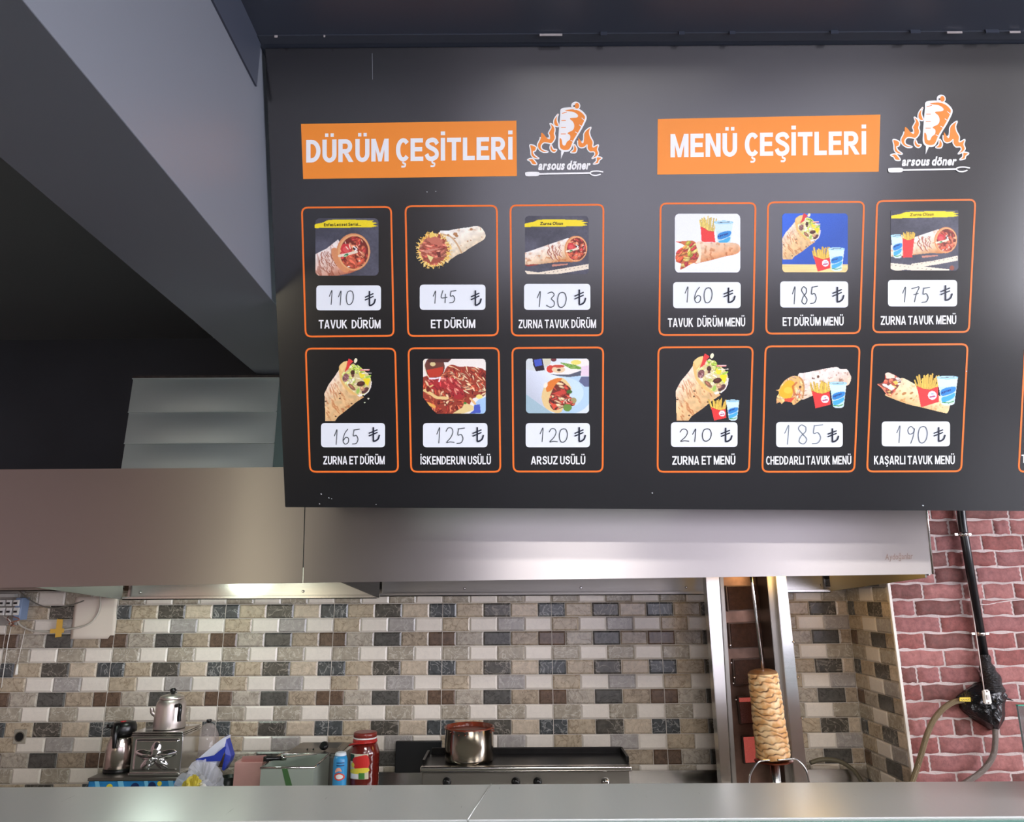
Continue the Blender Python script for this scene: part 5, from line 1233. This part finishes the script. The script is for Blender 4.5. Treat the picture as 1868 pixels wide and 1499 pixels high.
# aluminium teapot on the urn
tp = thing('teapot', 'aluminium teapot with black knob and handle on top of the urn', 'teapot')
Yk = Yu + 0.08; kx = X(311, 1300, Yk); kr = (X(337, 1300, Yk) - X(284, 1300, Yk)) / 2; kz = uz1 + 0.0006; kh = Z(313, 1262, Yk) - kz; s = kh / 100
ALU = steel('aluminium', (218, 208, 202), 0.42, stretch=(1, 1, 40))
MB().lathe((kx, Yk, kz), [(kr * 1.0, 0), (kr * 1.03, s * 3), (kr * 1.0, s * 25), (kr * .97, s * 60), (kr * .92, s * 72), (kr * .8, s * 79), (kr * .76, s * 81)], 44).build('body', ALU, tp)
MB().lathe((kx, Yk, kz), [(kr * .78, s * 81.3), (kr * .8, s * 84), (kr * .74, s * 89), (kr * .4, s * 94), (kr * .14, s * 95)], 40).build('lid', ALU, tp)
MB().lathe((kx + .002, Yk, kz + s * 95), [(kr * .12, 0), (kr * .1, s * 4), (kr * .2, s * 7), (kr * .22, s * 12), (kr * .12, s * 16)], 18).build('lid_knob', BLACK_PLASTIC, tp)
hx = kx + kr * .74
MB().tube(spline([(hx - .004, Yk - kr * .76, kz + s * 66), (hx + kr * .26, Yk - kr * .95, kz + s * 68), (hx + kr * .42, Yk - kr * 1.2, kz + s * 60), (hx + kr * .4, Yk - kr * 1.2, kz + s * 40), (hx + kr * .42, Yk - kr * 1.18, kz + s * 26)], 6), kr * .13, 12).build('handle', BLACK_PLASTIC, tp)
MB().tube(spline([(kx - kr * .9, Yk - .01, kz + s * 36), (kx - kr * 1.12, Yk - .015, kz + s * 44), (kx - kr * 1.16, Yk - .018, kz + s * 54), (kx - kr * 1.24, Yk - .02, kz + s * 58)], 5), kr * .14, 12, rf=lambda t: 1.2 - .5 * t).build('spout', ALU, tp)

# clear plastic cover beyond the urn
CLEAR = mat('clear_plastic', (200, 186, 182), 0.1, spec=0.6, alpha=0.35)
Yv = 3.42; gx0, gx1 = X(354, 1380, Yv), X(397, 1380, Yv)
cov = thing('plastic_dome_cover', 'clear smoky plastic cover standing beside the urn', 'cover')
mb = MB(); hgt = Z(365, 1318, Yv) - WT
mb.lathe(((gx0 + gx1) / 2, Yv, WT), [((gx1 - gx0) * .52, 0.0), ((gx1 - gx0) * .52, hgt * .6), ((gx1 - gx0) * .44, hgt * .82), ((gx1 - gx0) * .26, hgt * .96), (0.004, hgt)], 36, caps=False)
mb.build('dome', CLEAR, cov)
MB().lathe(((gx0 + gx1) / 2, Yv, WT + hgt), [(0.006, 0), (0.012, .006), (0.01, .014)], 16).build('knob', BLACK_PLASTIC, cov)

# crumpled plastic bag with a blue and white print, yellow food inside
def crumple(c, r, seed, name, m, parent=None, n=(28, 18), amp=.22, flat=0.0):
    rr = random.Random(seed); ph = [(rr.uniform(2, 7), rr.uniform(2, 7), rr.uniform(0, 6.3)) for _ in range(9)]
    mb = MB(); rings = []
    def fn(u, v):
        th, ph_ = u * 2 * math.pi, (v - .5) * math.pi
        d = 1 + amp * sum(math.sin(round(a) * th + b * 2 * v * 3.14 + p) for a, b, p in ph) / 3.4
        q = Vector((math.cos(ph_) * math.cos(th), math.cos(ph_) * math.sin(th), math.sin(ph_))) * d
        p = Vector(c) + Vector((q.x * r[0], q.y * r[1], q.z * r[2]))
        if p.z < flat: p.z = flat
        return p
    mb.grid(fn, n[0], n[1], smooth=False); bmesh.ops.remove_doubles(mb.bm, verts=mb.bm.verts[:], dist=1e-5)
    return mb.build(name, m, parent)
bag = thing('plastic_bag', 'crumpled clear bag of yellow food with blue and white printing', 'bag')
Yg = 3.06
g = at(372, 1424, Yg); crumple((g.x - .01, Yg, WT + .075), (.088, .06, .088), 4, 'wrap', mat('clear_film', (226, 228, 236), 0.15, alpha=0.32), bag, flat=WT + .0006)
crumple((g.x - .02, Yg - .05, WT + .08), (.042, .026, .062), 6, 'food', mat('yellow_peppers', (186, 170, 60), 0.4, var=(20, .3)), bag, flat=WT + .001)
crumple((g.x + .026, Yg - .066, WT + .09), (.02, .010, .032), 8, 'paper_label', mat('white_label', (236, 234, 230), 0.5), bag, flat=WT + .001, amp=.1)
# detergent pouch leaning behind: blue and white wedge with a peaked top
pch = thing('detergent_pouch', 'blue and white plastic pouch with a pointed top behind the clear bag', 'pouch')
Yq = 3.15
def C2(x, y): return (380 + x / 4.916, 1200 + y / 4.916)
def sheet_prism(pts, Y0, d, name, m, parent, bulge=0.0):
    q = [at(*p, Y0) for p in pts]; c = sum(q, Vector()) / len(q); mb = MB()
    f, b = [mb.bm.verts.new(p) for p in q], [mb.bm.verts.new(p + Vector((0, d, 0))) for p in q]
    cf = mb.bm.verts.new(c + Vector((0, -bulge, 0))); cb = mb.bm.verts.new(c + Vector((0, d + bulge, 0))); n = len(q)
    for k in range(n):
        j = (k + 1) % n; mb.bm.faces.new([f[k], f[j], cf]); mb.bm.faces.new([b[j], b[k], cb]); mb.bm.faces.new([f[k], b[k], b[j], f[j]])
    return mb.build(name, m, parent)
POUCH_W, POUCH_B = mat('white_pouch_film', (222, 226, 240), 0.2), mat('blue_pouch_film', (44, 64, 170), 0.22)
sheet_prism([C2(-110, 960), C2(-90, 900), C2(60, 770), C2(135, 715), C2(160, 705), C2(150, 800), C2(90, 900), C2(40, 1010), C2(30, 1190), C2(-110, 1190)], Yq, 0.05, 'body', POUCH_W, pch, .012)
sheet_prism([C2(150, 705), C2(165, 740), C2(190, 830), C2(205, 880), C2(190, 930), C2(140, 1010), C2(120, 1000), C2(150, 850), C2(140, 760)], Yq + .004, 0.04, 'side_panel', POUCH_B, pch, .01)
sheet_prism([C2(-110, 905), C2(40, 880), C2(100, 890), C2(150, 790), C2(160, 800), C2(110, 925), C2(-110, 930)], Yq - .016, 0.004, 'blue_band', POUCH_B, pch, .001)
# pink carton
Yp_ = 3.14
box = thing('pink_carton', 'faded pink paper carton between the bag and the steel bin', 'carton')
a0, a1 = X(427, 1400, Yp_), X(478, 1400, Yp_); zt2 = Z(455, 1390, Yp_)
PINK = mat('faded_pink_paper', (204, 158, 150), 0.7, var=(10, .08))
MB().box(a0, a1, Yp_, Yp_ + .1, WT, zt2, bev=.003).build('box', PINK, box)
mb = MB(); mb.hexa([Vector((a0 + .02, Yp_ + .02, zt2)), Vector((a1 + .008, Yp_ + .02, zt2)), Vector((a1 + .008, Yp_ + .03, zt2)), Vector((a0 + .02, Yp_ + .03, zt2))], [Vector((a0 + .03, Yp_ + .0, zt2 + .022)), Vector((a1 + .012, Yp_ + .0, zt2 + .026)), Vector((a1 + .012, Yp_ + .003, zt2 + .026)), Vector((a0 + .03, Yp_ + .003, zt2 + .022))]); mb.build('flap', PINK, box)
# dark pan in the gap
tag(MB().lathe((X(414, 1420, 3.24), 3.26, WT), [(.03, 0), (.034, .05), (.036, .09), (.032, .09), (.03, .05), (.002, .04)], 24).build('dark_cup', mat('dark_green_plastic', (28, 38, 32), 0.4)), 'dark plastic cup in the gap behind the pink carton', 'cup')

# gastronorm bin in front, open, with greasy knife across it
Yb_ = 2.98
b0, b1 = X(475, 1415, Yb_), X(572, 1412, Yb_); zb2 = Z(520, 1400, Yb_)
binn = thing('steel_bin', 'open rectangular steel food bin with a green reflection stripe', 'bin')
mb = MB(); w_ = .004; D_ = .24
for (x0, x1, y0, y1) in ((b0, b1, Yb_, Yb_ + w_), (b0, b1, Yb_ + D_ - w_, Yb_ + D_), (b0, b0 + w_, Yb_ + w_, Yb_ + D_ - w_), (b1 - w_, b1, Yb_ + w_, Yb_ + D_ - w_)): mb.box(x0, x1, y0, y1, WT, zb2)
mb.box(b0 + w_, b1 - w_, Yb_ + w_, Yb_ + D_ - w_, WT, WT + .004); mb.build('body', mat('bin_steel', (186, 198, 186), 0.3, 0.45), binn)
MB().tube([(b0, Yb_, zb2), (b1, Yb_, zb2), (b1, Yb_ + D_, zb2), (b0, Yb_ + D_, zb2)], .0045, 8, closed=True).build('rim', STEEL, binn)
mb = MB(); a = at(514, 1401, Yb_ - .0008); b = at(524, 1401, Yb_ - .0008); c_ = at(534, 1436, Yb_ - .0008); d_ = at(522, 1436, Yb_ - .0008); mb.face([a, b, c_, d_]); mb.build('green_reflection_stripe', mat('green_reflection_tint', (66, 104, 60), 0.4), binn)  # a green reflection, coloured onto the bin front as a thin strip
kn = thing('doner_knife', 'long knife with a black handle lying across the steel bin', 'knife')
zk = zb2 + .010
k0, k1, k2 = at(480, 1389, 3.06), at(512, 1385, 3.08), at(553, 1389, 3.13)
h0, h1 = Vector((k0.x, 3.06, zk + .004)), Vector((k1.x, 3.08, zk + .003)); e = Vector((X(576, 1388, 3.16), 3.16, zk))
MB().tube([h0, h0.lerp(h1, .2), h0.lerp(h1, .6), h1], .009, 12, rf=lambda t: 1.0 + .25 * math.sin(t * 6)).build('handle', BLACK_PLASTIC, kn)
mb = MB(); dr = (e - h1).normalized(); sd = Vector((-dr.y, dr.x, 0)) * .011
mb.hexa([h1 + sd, h1 - sd, e - sd * .6, e + sd], [p + Vector((0, 0, .0025)) for p in (h1 + sd, h1 - sd, e - sd * .6, e + sd)]); mb.build('blade', STEEL, kn)
mb = MB().tube([h1, h1 + dr * .02], .010, 12); mb.build('bolster', STEEL, kn)
# sandwich press behind: steel lid with dark knob
Ya = 3.24
s0, s1 = X(520, 1385, Ya), X(624, 1385, Ya); sm = Z(560, 1374, Ya); stp = Z(570, 1358, Ya + .12)
press = thing('steel_food_warmer', 'lidded steel food warmer with a black knob behind the bin', 'food warmer')
MB().box(s0 + .003, s1 - .003, Ya, Ya + .21, WT, sm - .012, bev=.003).build('body', STEEL_DULL, press)
MB().box(s0, s1, Ya - .004, Ya + .214, sm - .0118, sm, bev=.002).build('rim', STEEL, press)
mb = MB(); mb.hexa([Vector(p) for p in ((s0 + .004, Ya, sm + .0004), (s1 - .004, Ya, sm + .0004), (s1 - .004, Ya + .21, sm + .0004), (s0 + .004, Ya + .21, sm + .0004))], [Vector(p) for p in ((s0 + .02, Ya + .05, stp), (s1 - .03, Ya + .05, stp), (s1 - .03, Ya + .17, stp), (s0 + .02, Ya + .17, stp))], bev=.004); mb.build('lid', STEEL_DULL, press)
kx_ = X(594, 1363, Ya + .04); MB().lathe((kx_, Ya + .028, (sm + stp) / 2 + .006), [(.006, 0), (.008, .012), (.017, .018), (.019, .026), (.012, .034)], 20, axis=(0, -.75, .66)).build('knob', BLACK_PLASTIC, press)
for px in (561, 572): MB().lathe((X(px, 1362, Ya + .03), Ya + .03, (sm + stp) / 2 + .004), [(.004, 0), (.003, .003)], 10, axis=(0, -.75, .66)).build('rivet', BLACK_PLASTIC, press)

# blue bottle
Yo = 3.04
o0, o1 = X(607, 1410, Yo), X(633, 1410, Yo); orr = (o1 - o0) / 2; ox = (o0 + o1) / 2; oz = Z(620, 1371, Yo) - WT
bot = thing('blue_bottle', 'sky blue plastic bottle with a white cap and red emblem beside the jar', 'bottle')
MB().lathe((ox, Yo, WT), [(orr * .9, 0), (orr, .006), (orr * 1.0, oz * .3), (orr * .96, oz * .5), (orr, oz * .74), (orr * .98, oz * .88), (orr * .8, oz * .945)], 36).build('body', mat('sky_blue_plastic', (58, 150, 206), 0.3), bot)
MB().lathe((ox, Yo, WT), [(orr * .8, oz * .946), (orr * .82, oz * .955), (orr * .72, oz * .99), (orr * .5, oz)], 30).build('cap', mat('white_cap', (226, 236, 244), 0.35), bot)
def curved(ox, oy, r, pts, name, m, parent, off=.0008):
    """thin label on a cylinder front: pts in (px, py) seen at the front"""
    n = 0; mb = MB(); tri = geometry.tessellate_polygon([[Vector((x, y, 0)) for x, y in pts]])
    def mp(x, y):
        p = at(x, y, oy - r); dx = max(-.98, min(.98, (p.x - ox) / r)); return Vector((ox + (r + off) * dx, oy - (r + off) * math.sqrt(1 - dx * dx), p.z))
    def cut(a, b, c, k):
        if k == 0: mb.face([mp(*a), mp(*b), mp(*c)]); return
        e = lambda p, q: ((p[0] + q[0]) / 2, (p[1] + q[1]) / 2); ab, bc, ca_ = e(a, b), e(b, c), e(c, a)
        for t3 in ((a, ab, ca_), (ab, b, bc), (ca_, bc, c), (ab, bc, ca_)): cut(*t3, k - 1)
    for t in tri: cut(*[tuple(pts[i]) for i in t], 3)
    bmesh.ops.remove_doubles(mb.bm, verts=mb.bm.verts[:], dist=1e-6)
    return mb.build(name, m, parent)
RED_P, WHT_P = mat('red_print', (212, 70, 56), 0.4), mat('white_print', (236, 234, 232), 0.4)
def fine(x0, y0, x1, y1, n=8): return [(x0 + (x1 - x0) * k / n, y0) for k in range(n + 1)] + [(x1 - (x1 - x0) * k / n, y1) for k in range(n + 1)]
curved(ox, Yo, orr, smooth2([C2(1130, 1050), C2(1170, 1030), C2(1210, 1050), C2(1212, 1085), C2(1170, 1100), C2(1135, 1085)], 4), 'emblem_ring', RED_P, bot)
curved(ox, Yo, orr, smooth2([C2(1145, 1055), C2(1172, 1043), C2(1200, 1055), C2(1200, 1078), C2(1170, 1086), C2(1147, 1078)], 4), 'emblem_centre', WHT_P, bot, .0014)
curved(ox, Yo, orr, smooth2([C2(1135, 1030), C2(1150, 990), C2(1180, 985), C2(1195, 1020), C2(1170, 1015)], 3), 'emblem_figure', mat('peach_print', (236, 170, 150), 0.4), bot)
for yy in (938, 962): curved(ox, Yo, orr, fine(*C2(1150, yy), *C2(1215, yy + 8), 5), 'printed_line', NAVY, bot)

# big jar of red paste
Yj = 3.10
j0, j1 = X(637, 1400, Yj), X(691, 1400, Yj); jr = (j1 - j0) / 2; jx = (j0 + j1) / 2; jz = Z(668, 1351, Yj) - WT
jar = thing('paste_jar', 'large plastic jar of dark red pepper paste with a red lid', 'jar')
PASTE = mat('dark_red_paste', (98, 26, 20), 0.14, coat=0.6)
prof = [(jr * .92, 0), (jr, .008)]
for k in range(22):
    t = k / 21; prof.append((jr * (1 + .012 * math.sin(k * 1.9)), .01 + (jz - .05) * t))
prof += [(jr * .97, jz - .032), (jr * .86, jz - .014), (jr * .78, jz - .004)]
MB().lathe((jx, Yj, WT), prof, 48).build('body', PASTE, jar)
lz = Z(668, 1334, Yj) - WT
REDLID = mat('red_lid', (178, 34, 30), 0.3)
MB().lathe((jx, Yj, WT), [(jr * .8, jz - .0035), (jr * .82, jz + .002), (jr * .8, jz + .010)], 40).build('collar', REDLID, jar)
MB().lathe((jx, Yj, WT), [(jr * .79, jz + .0105), (jr * .8, jz + .016)], 40).build('seal_ring', WHT_P, jar)
MB().lathe((jx, Yj, WT), [(jr * .78, jz + .0165), (jr * .78, lz - .003), (jr * .7, lz)], 40).build('lid', mat('brown_red_lid', (124, 44, 36), 0.3), jar)
hp = [C2(1265, 765), C2(1300, 735), C2(1420, 728), C2(1500, 720), C2(1510, 745), C2(1400, 755), C2(1290, 770)]
MB().tube(spline([Vector((jx - jr * .98, Yj - jr * .35, WT + jz - .012)), Vector((jx - jr * .6, Yj - jr * .72, WT + jz - .003)), Vector((jx, Yj - jr * .88, WT + jz + .001)), Vector((jx + jr * .6, Yj - jr * .65, WT + jz + .002)), Vector((jx + jr * .8, Yj - jr * .1, WT + jz + .002))], 6), .0042, 8).build('carry_strap', REDLID, jar)
curved(jx, Yj, jr, fine(*C2(1268, 862), *C2(1432, 1088), 10), 'label', mat('cream_label', (214, 206, 178), 0.45), jar, .0016)
curved(jx, Yj, jr, smooth2([C2(1300, 900), C2(1380, 875), C2(1430, 880), C2(1432, 985), C2(1330, 1000), C2(1300, 960)], 3), 'label_red', mat('label_red_print', (206, 44, 38), 0.45), jar, .0024)
curved(jx, Yj, jr, smooth2([C2(1285, 1000), C2(1420, 985), C2(1425, 1025), C2(1285, 1040)], 3), 'label_yellow', YEL, jar, .0026)
curved(jx, Yj, jr, fine(*C2(1280, 1040), *C2(1345, 1082), 4), 'label_white', WHT_P, jar, .0026); curved(jx, Yj, jr, fine(*C2(1350, 1030), *C2(1400, 1085), 4), 'label_green', mat('label_green_print', (70, 130, 60), 0.45), jar, .0027)
curved(jx, Yj, jr, smooth2([C2(1280, 960), C2(1297, 940), C2(1312, 962), C2(1297, 990)], 4), 'label_yellow_spot', YEL, jar, .0029); curved(jx, Yj, jr, fine(*C2(1270, 868), *C2(1310, 930), 4), 'label_dark_green', mat('label_dark_green', (36, 66, 44), 0.45), jar, .0022)

# ------------------------------------------------------------------ left wall fittings
def C1(x, y): return (x / 3.267, 1040 + y / 3.267)
Yw = YB - 0.014
# breaker panel
bp = thing('breaker_panel', 'open electrical breaker panel with loose wires at the left edge of the tiles', 'breaker panel')
pa, pb2 = at(-120, 1078, Yw), at(48, 1140, Yw)
MB().box(pa.x, pb2.x - .03, Yw - .03, Yw, pb2.z, pa.z + .0, bev=.003).build('backbox', mat('panel_grey_plastic', (160, 154, 148), 0.5), bp)
bx = MB().box(pb2.x - .032, pb2.x, Yw - .055, Yw, Z(0, 1131, Yw - .05), Z(0, 1090, Yw - .05), bev=.004).build('blue_grey_cover', mat('blue_grey_plastic', (130, 150, 182), 0.4), bp)
BW_ = mat('breaker_white', (226, 224, 220), 0.4)
for row, (ya, yb3) in enumerate(((1094, 1105), (1108, 1122))):
    for k in range(6):
        x = X(-40 + k * 13, ya, Yw - .06)
        b = MB().box(x, x + .026, Yw - .062, Yw - .031, Z(0, yb3, Yw - .06), Z(0, ya, Yw - .06), bev=.002).build('breaker', BW_, bp)
        zc = (Z(0, yb3, Yw - .06) + Z(0, ya, Yw - .06)) / 2
        MB().box(x + .007, x + .019, Yw - .069, Yw - .0625, zc - .006, zc + .003).build('toggle', BLACK_PLASTIC, b)
MB().box(pa.x + .02, pb2.x - .04, Yw - .058, Yw - .031, Z(0, 1089, Yw - .05), Z(0, 1083, Yw - .05)).build('terminal_rail', mat('grey_terminal', (186, 184, 180), 0.5), bp)
WIRES = [mat('wire_copper', (176, 120, 96), 0.5), mat('wire_white', (220, 214, 206), 0.5), mat('wire_brown', (120, 70, 56), 0.5)]
r_ = random.Random(4)
for k in range(7):
    x0 = -30 + k * 9; pts = [at(x0, 1124, Yw - .05), at(x0 + r_.uniform(-8, 14), 1130, Yw - .07), at(x0 + r_.uniform(-10, 20), 1137, Yw - .055), at(x0 + r_.uniform(-4, 8), 1141 + r_.uniform(-3, 2), Yw - .03)]
    MB().tube(spline(pts, 5), .0028, 6).build('wire', WIRES[k % 3], bp)
# cables, paper, tape, pull cord, socket hole
CAB = mat('grey_cable', (196, 188, 176), 0.5)
c1 = MB().tube(spline([at(*C1(x, y), Yw - .02) for x, y in ((100, 285), (115, 320), (150, 345), (210, 362), (300, 366), (400, 352), (480, 338), (540, 312), (580, 265), (598, 215), (598, 180))] + [Vector((at(*C1(598, 150), Yw - .02)))], 6), .0042, 10).build('power_cable', CAB)
tag(c1, 'thick pale cable looping below the paper from the breaker panel', 'cable')
c2 = MB().tube(spline([at(*C1(x, y), Yw - .03) for x, y in ((95, 105), (140, 145), (200, 190), (270, 218), (340, 225), (410, 210), (470, 192), (500, 180))], 6), .003, 10).build('thin_cable', mat('dark_grey_cable', (120, 114, 104), 0.5))
tag(c2, 'thin grey cable sagging just under the hood at the left', 'cable')
pq = [at(*C1(450, 160), Yw - .006), at(*C1(700, 160), Yw - .006), at(*C1(680, 408), Yw - .006), at(*C1(418, 410), Yw - .006)]
def pfn(u, v): 
    p = pq[3].lerp(pq[2], u).lerp(pq[0].lerp(pq[1], u), v); return p + Vector((0, -.004 * math.sin(u * 5) * (1 - v) , 0))
tag(MB().grid(pfn, 12, 10, back=(0, .0008, 0)).build('paper_sheet', mat('off_white_paper', (232, 218, 204), 0.8)), 'blank sheet of paper hanging on the tiles under the hood', 'paper')
tape = thing('yellow_tape', 'crossed strips of yellow tape holding the cable to the tiles', 'tape')
TAPE = mat('yellow_tape_film', (226, 176, 74), 0.4)
def strip(a, b, c, d, y): 
    q = [at(*C1(*p), y) for p in (a, b, c, d)]; return MB().hexa(q, [p + Vector((0, -.0006, 0)) for p in q]).build('strip', TAPE, tape)
strip((340, 290), (376, 292), (366, 396), (328, 400), Yw - .0275); strip((300, 350), (384, 346), (380, 372), (298, 376), Yw - .0285)
pc = thing('pull_cord', 'white pull cord with a small plastic handle at the left of the tiles', 'pull cord')
MB().tube([at(*C1(155, 330), Yw - .008), at(*C1(130, 440), Yw - .008), at(*C1(104, 560), Yw - .009)], .0016, 6).build('cord', WHITE_PLASTIC, pc)
MB().tube([at(*C1(104, 560), Yw - .010), at(*C1(101, 580), Yw - .011), at(*C1(96, 622), Yw - .011)], .0058, 10, rf=lambda t: .8 + .4 * t).build('handle', WHITE_PLASTIC, pc)
tag(MB().tube([at(*C1(66, 335), Yw - .008), at(*C1(45, 440), Yw - .008), at(*C1(8, 700), Yw - .008)], .002, 6).build('wall_wire', WHITE_PLASTIC), 'thin white wire running straight down the tiles at far left', 'wire')
so = thing('socket_hole', 'open socket hole with dark back box in the tiles', 'socket hole')
sc_ = at(*C1(122, 990), Yw)
MB().box(sc_.x - .028, sc_.x + .028, Yw - .006, Yw - .001, sc_.z - .030, sc_.z + .030, bev=.002).build('plate', mat('plaster_grey', (168, 160, 146), 0.8, var=(30, .2)), so)
MB().lathe((sc_.x, Yw - .0062, sc_.z), [(.022, 0), (.0225, .001), (.020, .0012)], 24, axis=(0, -1, 0)).build('ring', mat('socket_ring', (110, 102, 90), 0.6), so)
MB().lathe((sc_.x, Yw - .0076, sc_.z), [(.018, 0), (.0178, .0008)], 24, axis=(0, -1, 0)).build('hole', mat('socket_dark', (14, 13, 12), 0.8), so)
# maker's name pressed into the hood
hl = bpy.data.objects.get('front_panel.001')
O = at(1615, 1021, YH - .0006); e = at(1665, 1019, YH - .0006); U = (e - O).normalized()
small_text('pressed_lettering', 'Aydoğanlar', hood, O, U, (0, 0, 1), (e - O).length, .021, mat('pressed_letter_steel', (116, 96, 86), 0.4, 0.8), bold=.01, slant=.15)

# ------------------------------------------------------------------ right: pipe, wrapped joint, hoses
def C5(x, y): return (1600 + x / 2.504, 900 + y / 2.504)
Yi = YW - 0.03
pipe = thing('gas_pipe', 'black pipe clipped to the brick wall running down from the sign', 'pipe')
p0, p1, p2 = at(*C5(365, -100), Yi), at(*C5(390, 140), Yi), at(*C5(490, 745), Yi)
MB().tube([p0 + (p0 - p1) * 1.0, p0, p1, p2], .0165, 16).build('tube', mat('black_pipe_paint', (24, 25, 27), 0.28), pipe)
for (x, y) in ((394, 186), (473, 640)):
    c = at(*C5(x, y), Yi); ax = (p2 - p1).normalized()
    cl = MB().tube([c - ax * .008, c + ax * .008], .0185, 16).build('clamp', STEEL, pipe)
    MB().box(c.x - .036, c.x + .036, Yi + .001, Yi + .018, c.z - .006, c.z + .006, bev=.002).build('clamp_tab', STEEL, cl)
wr = thing('wrapped_valve', 'gas valve bundled in black plastic film and tape on the brick wall', 'wrapped valve')
FILM = mat('black_plastic_film', (22, 23, 25), 0.25, bump=(26, .6, (1, 1, 1)))
pts = [at(*C5(x, y), Yi - .012) for x, y in ((490, 735), (500, 790), (520, 840), (530, 900))]
MB().tube(spline(pts, 6), .024, 16, rf=lambda t: .72 + 1.0 * t + .12 * math.sin(t * 21)).build('taped_neck', mat('wrinkled_black_tape', (44, 43, 44), 0.22, bump=(60, .8, (1, 1, 3))), wr)
mb = MB()
out = [C5(x, y) for x, y in ((470, 870), (540, 860), (590, 915), (575, 950), (575, 1040), (545, 1085), (500, 1060), (440, 1020), (395, 985), (380, 935), (415, 900))]
cc = at(*C5(490, 960), Yi); n = len(out); rings = []
for t, dy in ((1.0, .03), (1.02, .0), (.86, -.028), (.55, -.05), (.2, -.058)):
    rings.append([mb.bm.verts.new(Vector(cc).lerp(at(*q, Yi), t * (1 + .06 * math.sin(k * 5.1 + dy * 90))) + Vector((0, dy + .008 * math.sin(k * 2.7 + t * 9), 0))) for k, q in enumerate(out)])
for a, b in zip(rings, rings[1:]):
    for k in range(n): mb.bm.faces.new([a[k], a[(k + 1) % n], b[(k + 1) % n], b[k]])
mb.bm.faces.new(rings[-1]); mb.bm.faces.new(rings[0][::-1])
bmesh.ops.subdivide_edges(mb.bm, edges=mb.bm.edges[:], cuts=2, use_grid_fill=True, fractal=.6, seed=3)
mb.build('film_bundle', FILM, wr)
MB().tube([at(*C5(575, 930), Yi - .01), at(*C5(600, 938), Yi - .01), at(*C5(622, 946), Yi - .004)], .006, 8, rf=lambda t: 1.2 - 1.0 * t).build('film_tail', FILM, wr)
lab = sheet = MB(); q = [at(*C5(x, y), Yi - .045) for x, y in ((376, 948), (427, 950), (425, 930), (376, 931))]; lab.hexa(q, [p + Vector((0, -.002, 0)) for p in q]); lb = lab.build('warning_label', mat('yellow_label', (236, 206, 60), 0.5), wr); lb['label'] = 'yellow warning label'
mb = MB()
for k in range(7):
    a = at(*C5(384 + k * 5.4, 941 + (k % 2) * 2), Yi - .0474); mb.box(a.x - .0006, a.x + .0014, a.y - .0004, a.y, a.z - .0016, a.z + .0016)
mb.build('label_print', BLACK_PLASTIC, lb)
HOSE = mat('braided_steel_hose', (150, 134, 104), 0.35, 0.6, bump=(420, .6, (1, 1, 1)))
h1_ = MB().tube(spline([at(*C5(x, y), Yi - .03) for x, y in ((392, 944), (350, 952), (300, 984), (255, 1040), (225, 1110), (205, 1180), (180, 1260), (160, 1320), (145, 1400))], 8), .0105, 12).build('gas_hose', HOSE); tag(h1_, 'tan braided hose curving left and down from the wrapped valve', 'hose')
h2_ = MB().tube(spline([at(*C5(x, y), Yi - .01) for x, y in ((540, 1075), (540, 1130), (532, 1190), (505, 1240), (465, 1280), (420, 1310), (360, 1350))], 8), .0105, 12).build('gas_hose', mat('grey_braided_hose', (150, 140, 132), 0.35, 0.5, bump=(420, .6, (1, 1, 1)))); tag(h2_, 'grey braided hose hanging straight below the wrapped valve', 'hose')
sw = thing('inline_switch', 'small white inline switch on a thin cord over the black film', 'switch')
MB().tube([at(*C5(352, 60), Yi - .002), at(*C5(385, 215), Yi + .012), at(*C5(440, 560), Yi - .002), at(*C5(467, 745), Yi - .03), at(*C5(488, 895), Yi - .066)], .0022, 8).build('cord', mat('pale_cord', (206, 190, 184), 0.5), sw)
a, b = at(*C5(490, 895), Yi - .07), at(*C5(500, 960), Yi - .07); dv = (b - a)
q = [a + Vector((-.013, 0, 0)), a + Vector((.013, 0, 0)), b + Vector((.015, 0, 0)), b + Vector((-.015, 0, 0))]
bd = MB().hexa(q, [p + Vector((0, -.014, 0)) for p in q], bev=.004).build('body', WHITE_PLASTIC, sw)
for t in (.1, .9): MB().lathe(a + dv * t + Vector((0, -.0138, 0)), [(.003, 0), (.0026, .001)], 10, axis=(0, -1, 0)).build('screw', mat('brown_screw', (90, 70, 60), 0.5), bd)
m_ = a + dv * .5 + Vector((0, -.014, 0)); MB().box(m_.x - .005, m_.x + .005, m_.y - .003, m_.y + .001, m_.z - .008, m_.z + .008, bev=.001).build('rocker', mat('rocker_grey', (200, 196, 192), 0.4), bd)
tag(MB().tube(spline([at(*C5(x, y), YW - .004) for x, y in ((465, 505), (500, 507), (540, 500), (590, 492), (640, 487), (700, 482), (760, 480))], 6), .0022, 8).build('wall_cable', mat('pink_white_cable', (216, 200, 196), 0.5)), 'thin white cable running right across the bricks from the pipe', 'cable')
# glass guard on the counter at the right edge
gz = CZ
ga = at(1855, 1287, 2.0); 
gd = thing('glass_guard', 'clear glass guard with green top edge on the counter at the right', 'glass guard')
MB().box(ga.x, 2.3, 1.996, 2.004, CZ + .0005, ga.z, bev=.001).build('pane', mat('smoky_glass', (176, 190, 190), 0.08, trans=0.9), gd)
MB().box(ga.x, 2.3, 1.9955, 2.0045, ga.z + .0002, ga.z + .0026).build('top_edge', mat('green_glass_edge', (40, 150, 120), 0.3), gd)
MB().box(ga.x + .3, ga.x + .34, 1.98, 2.02, CZ + .0005, CZ + .05, bev=.004).build('clip', STEEL, gd)
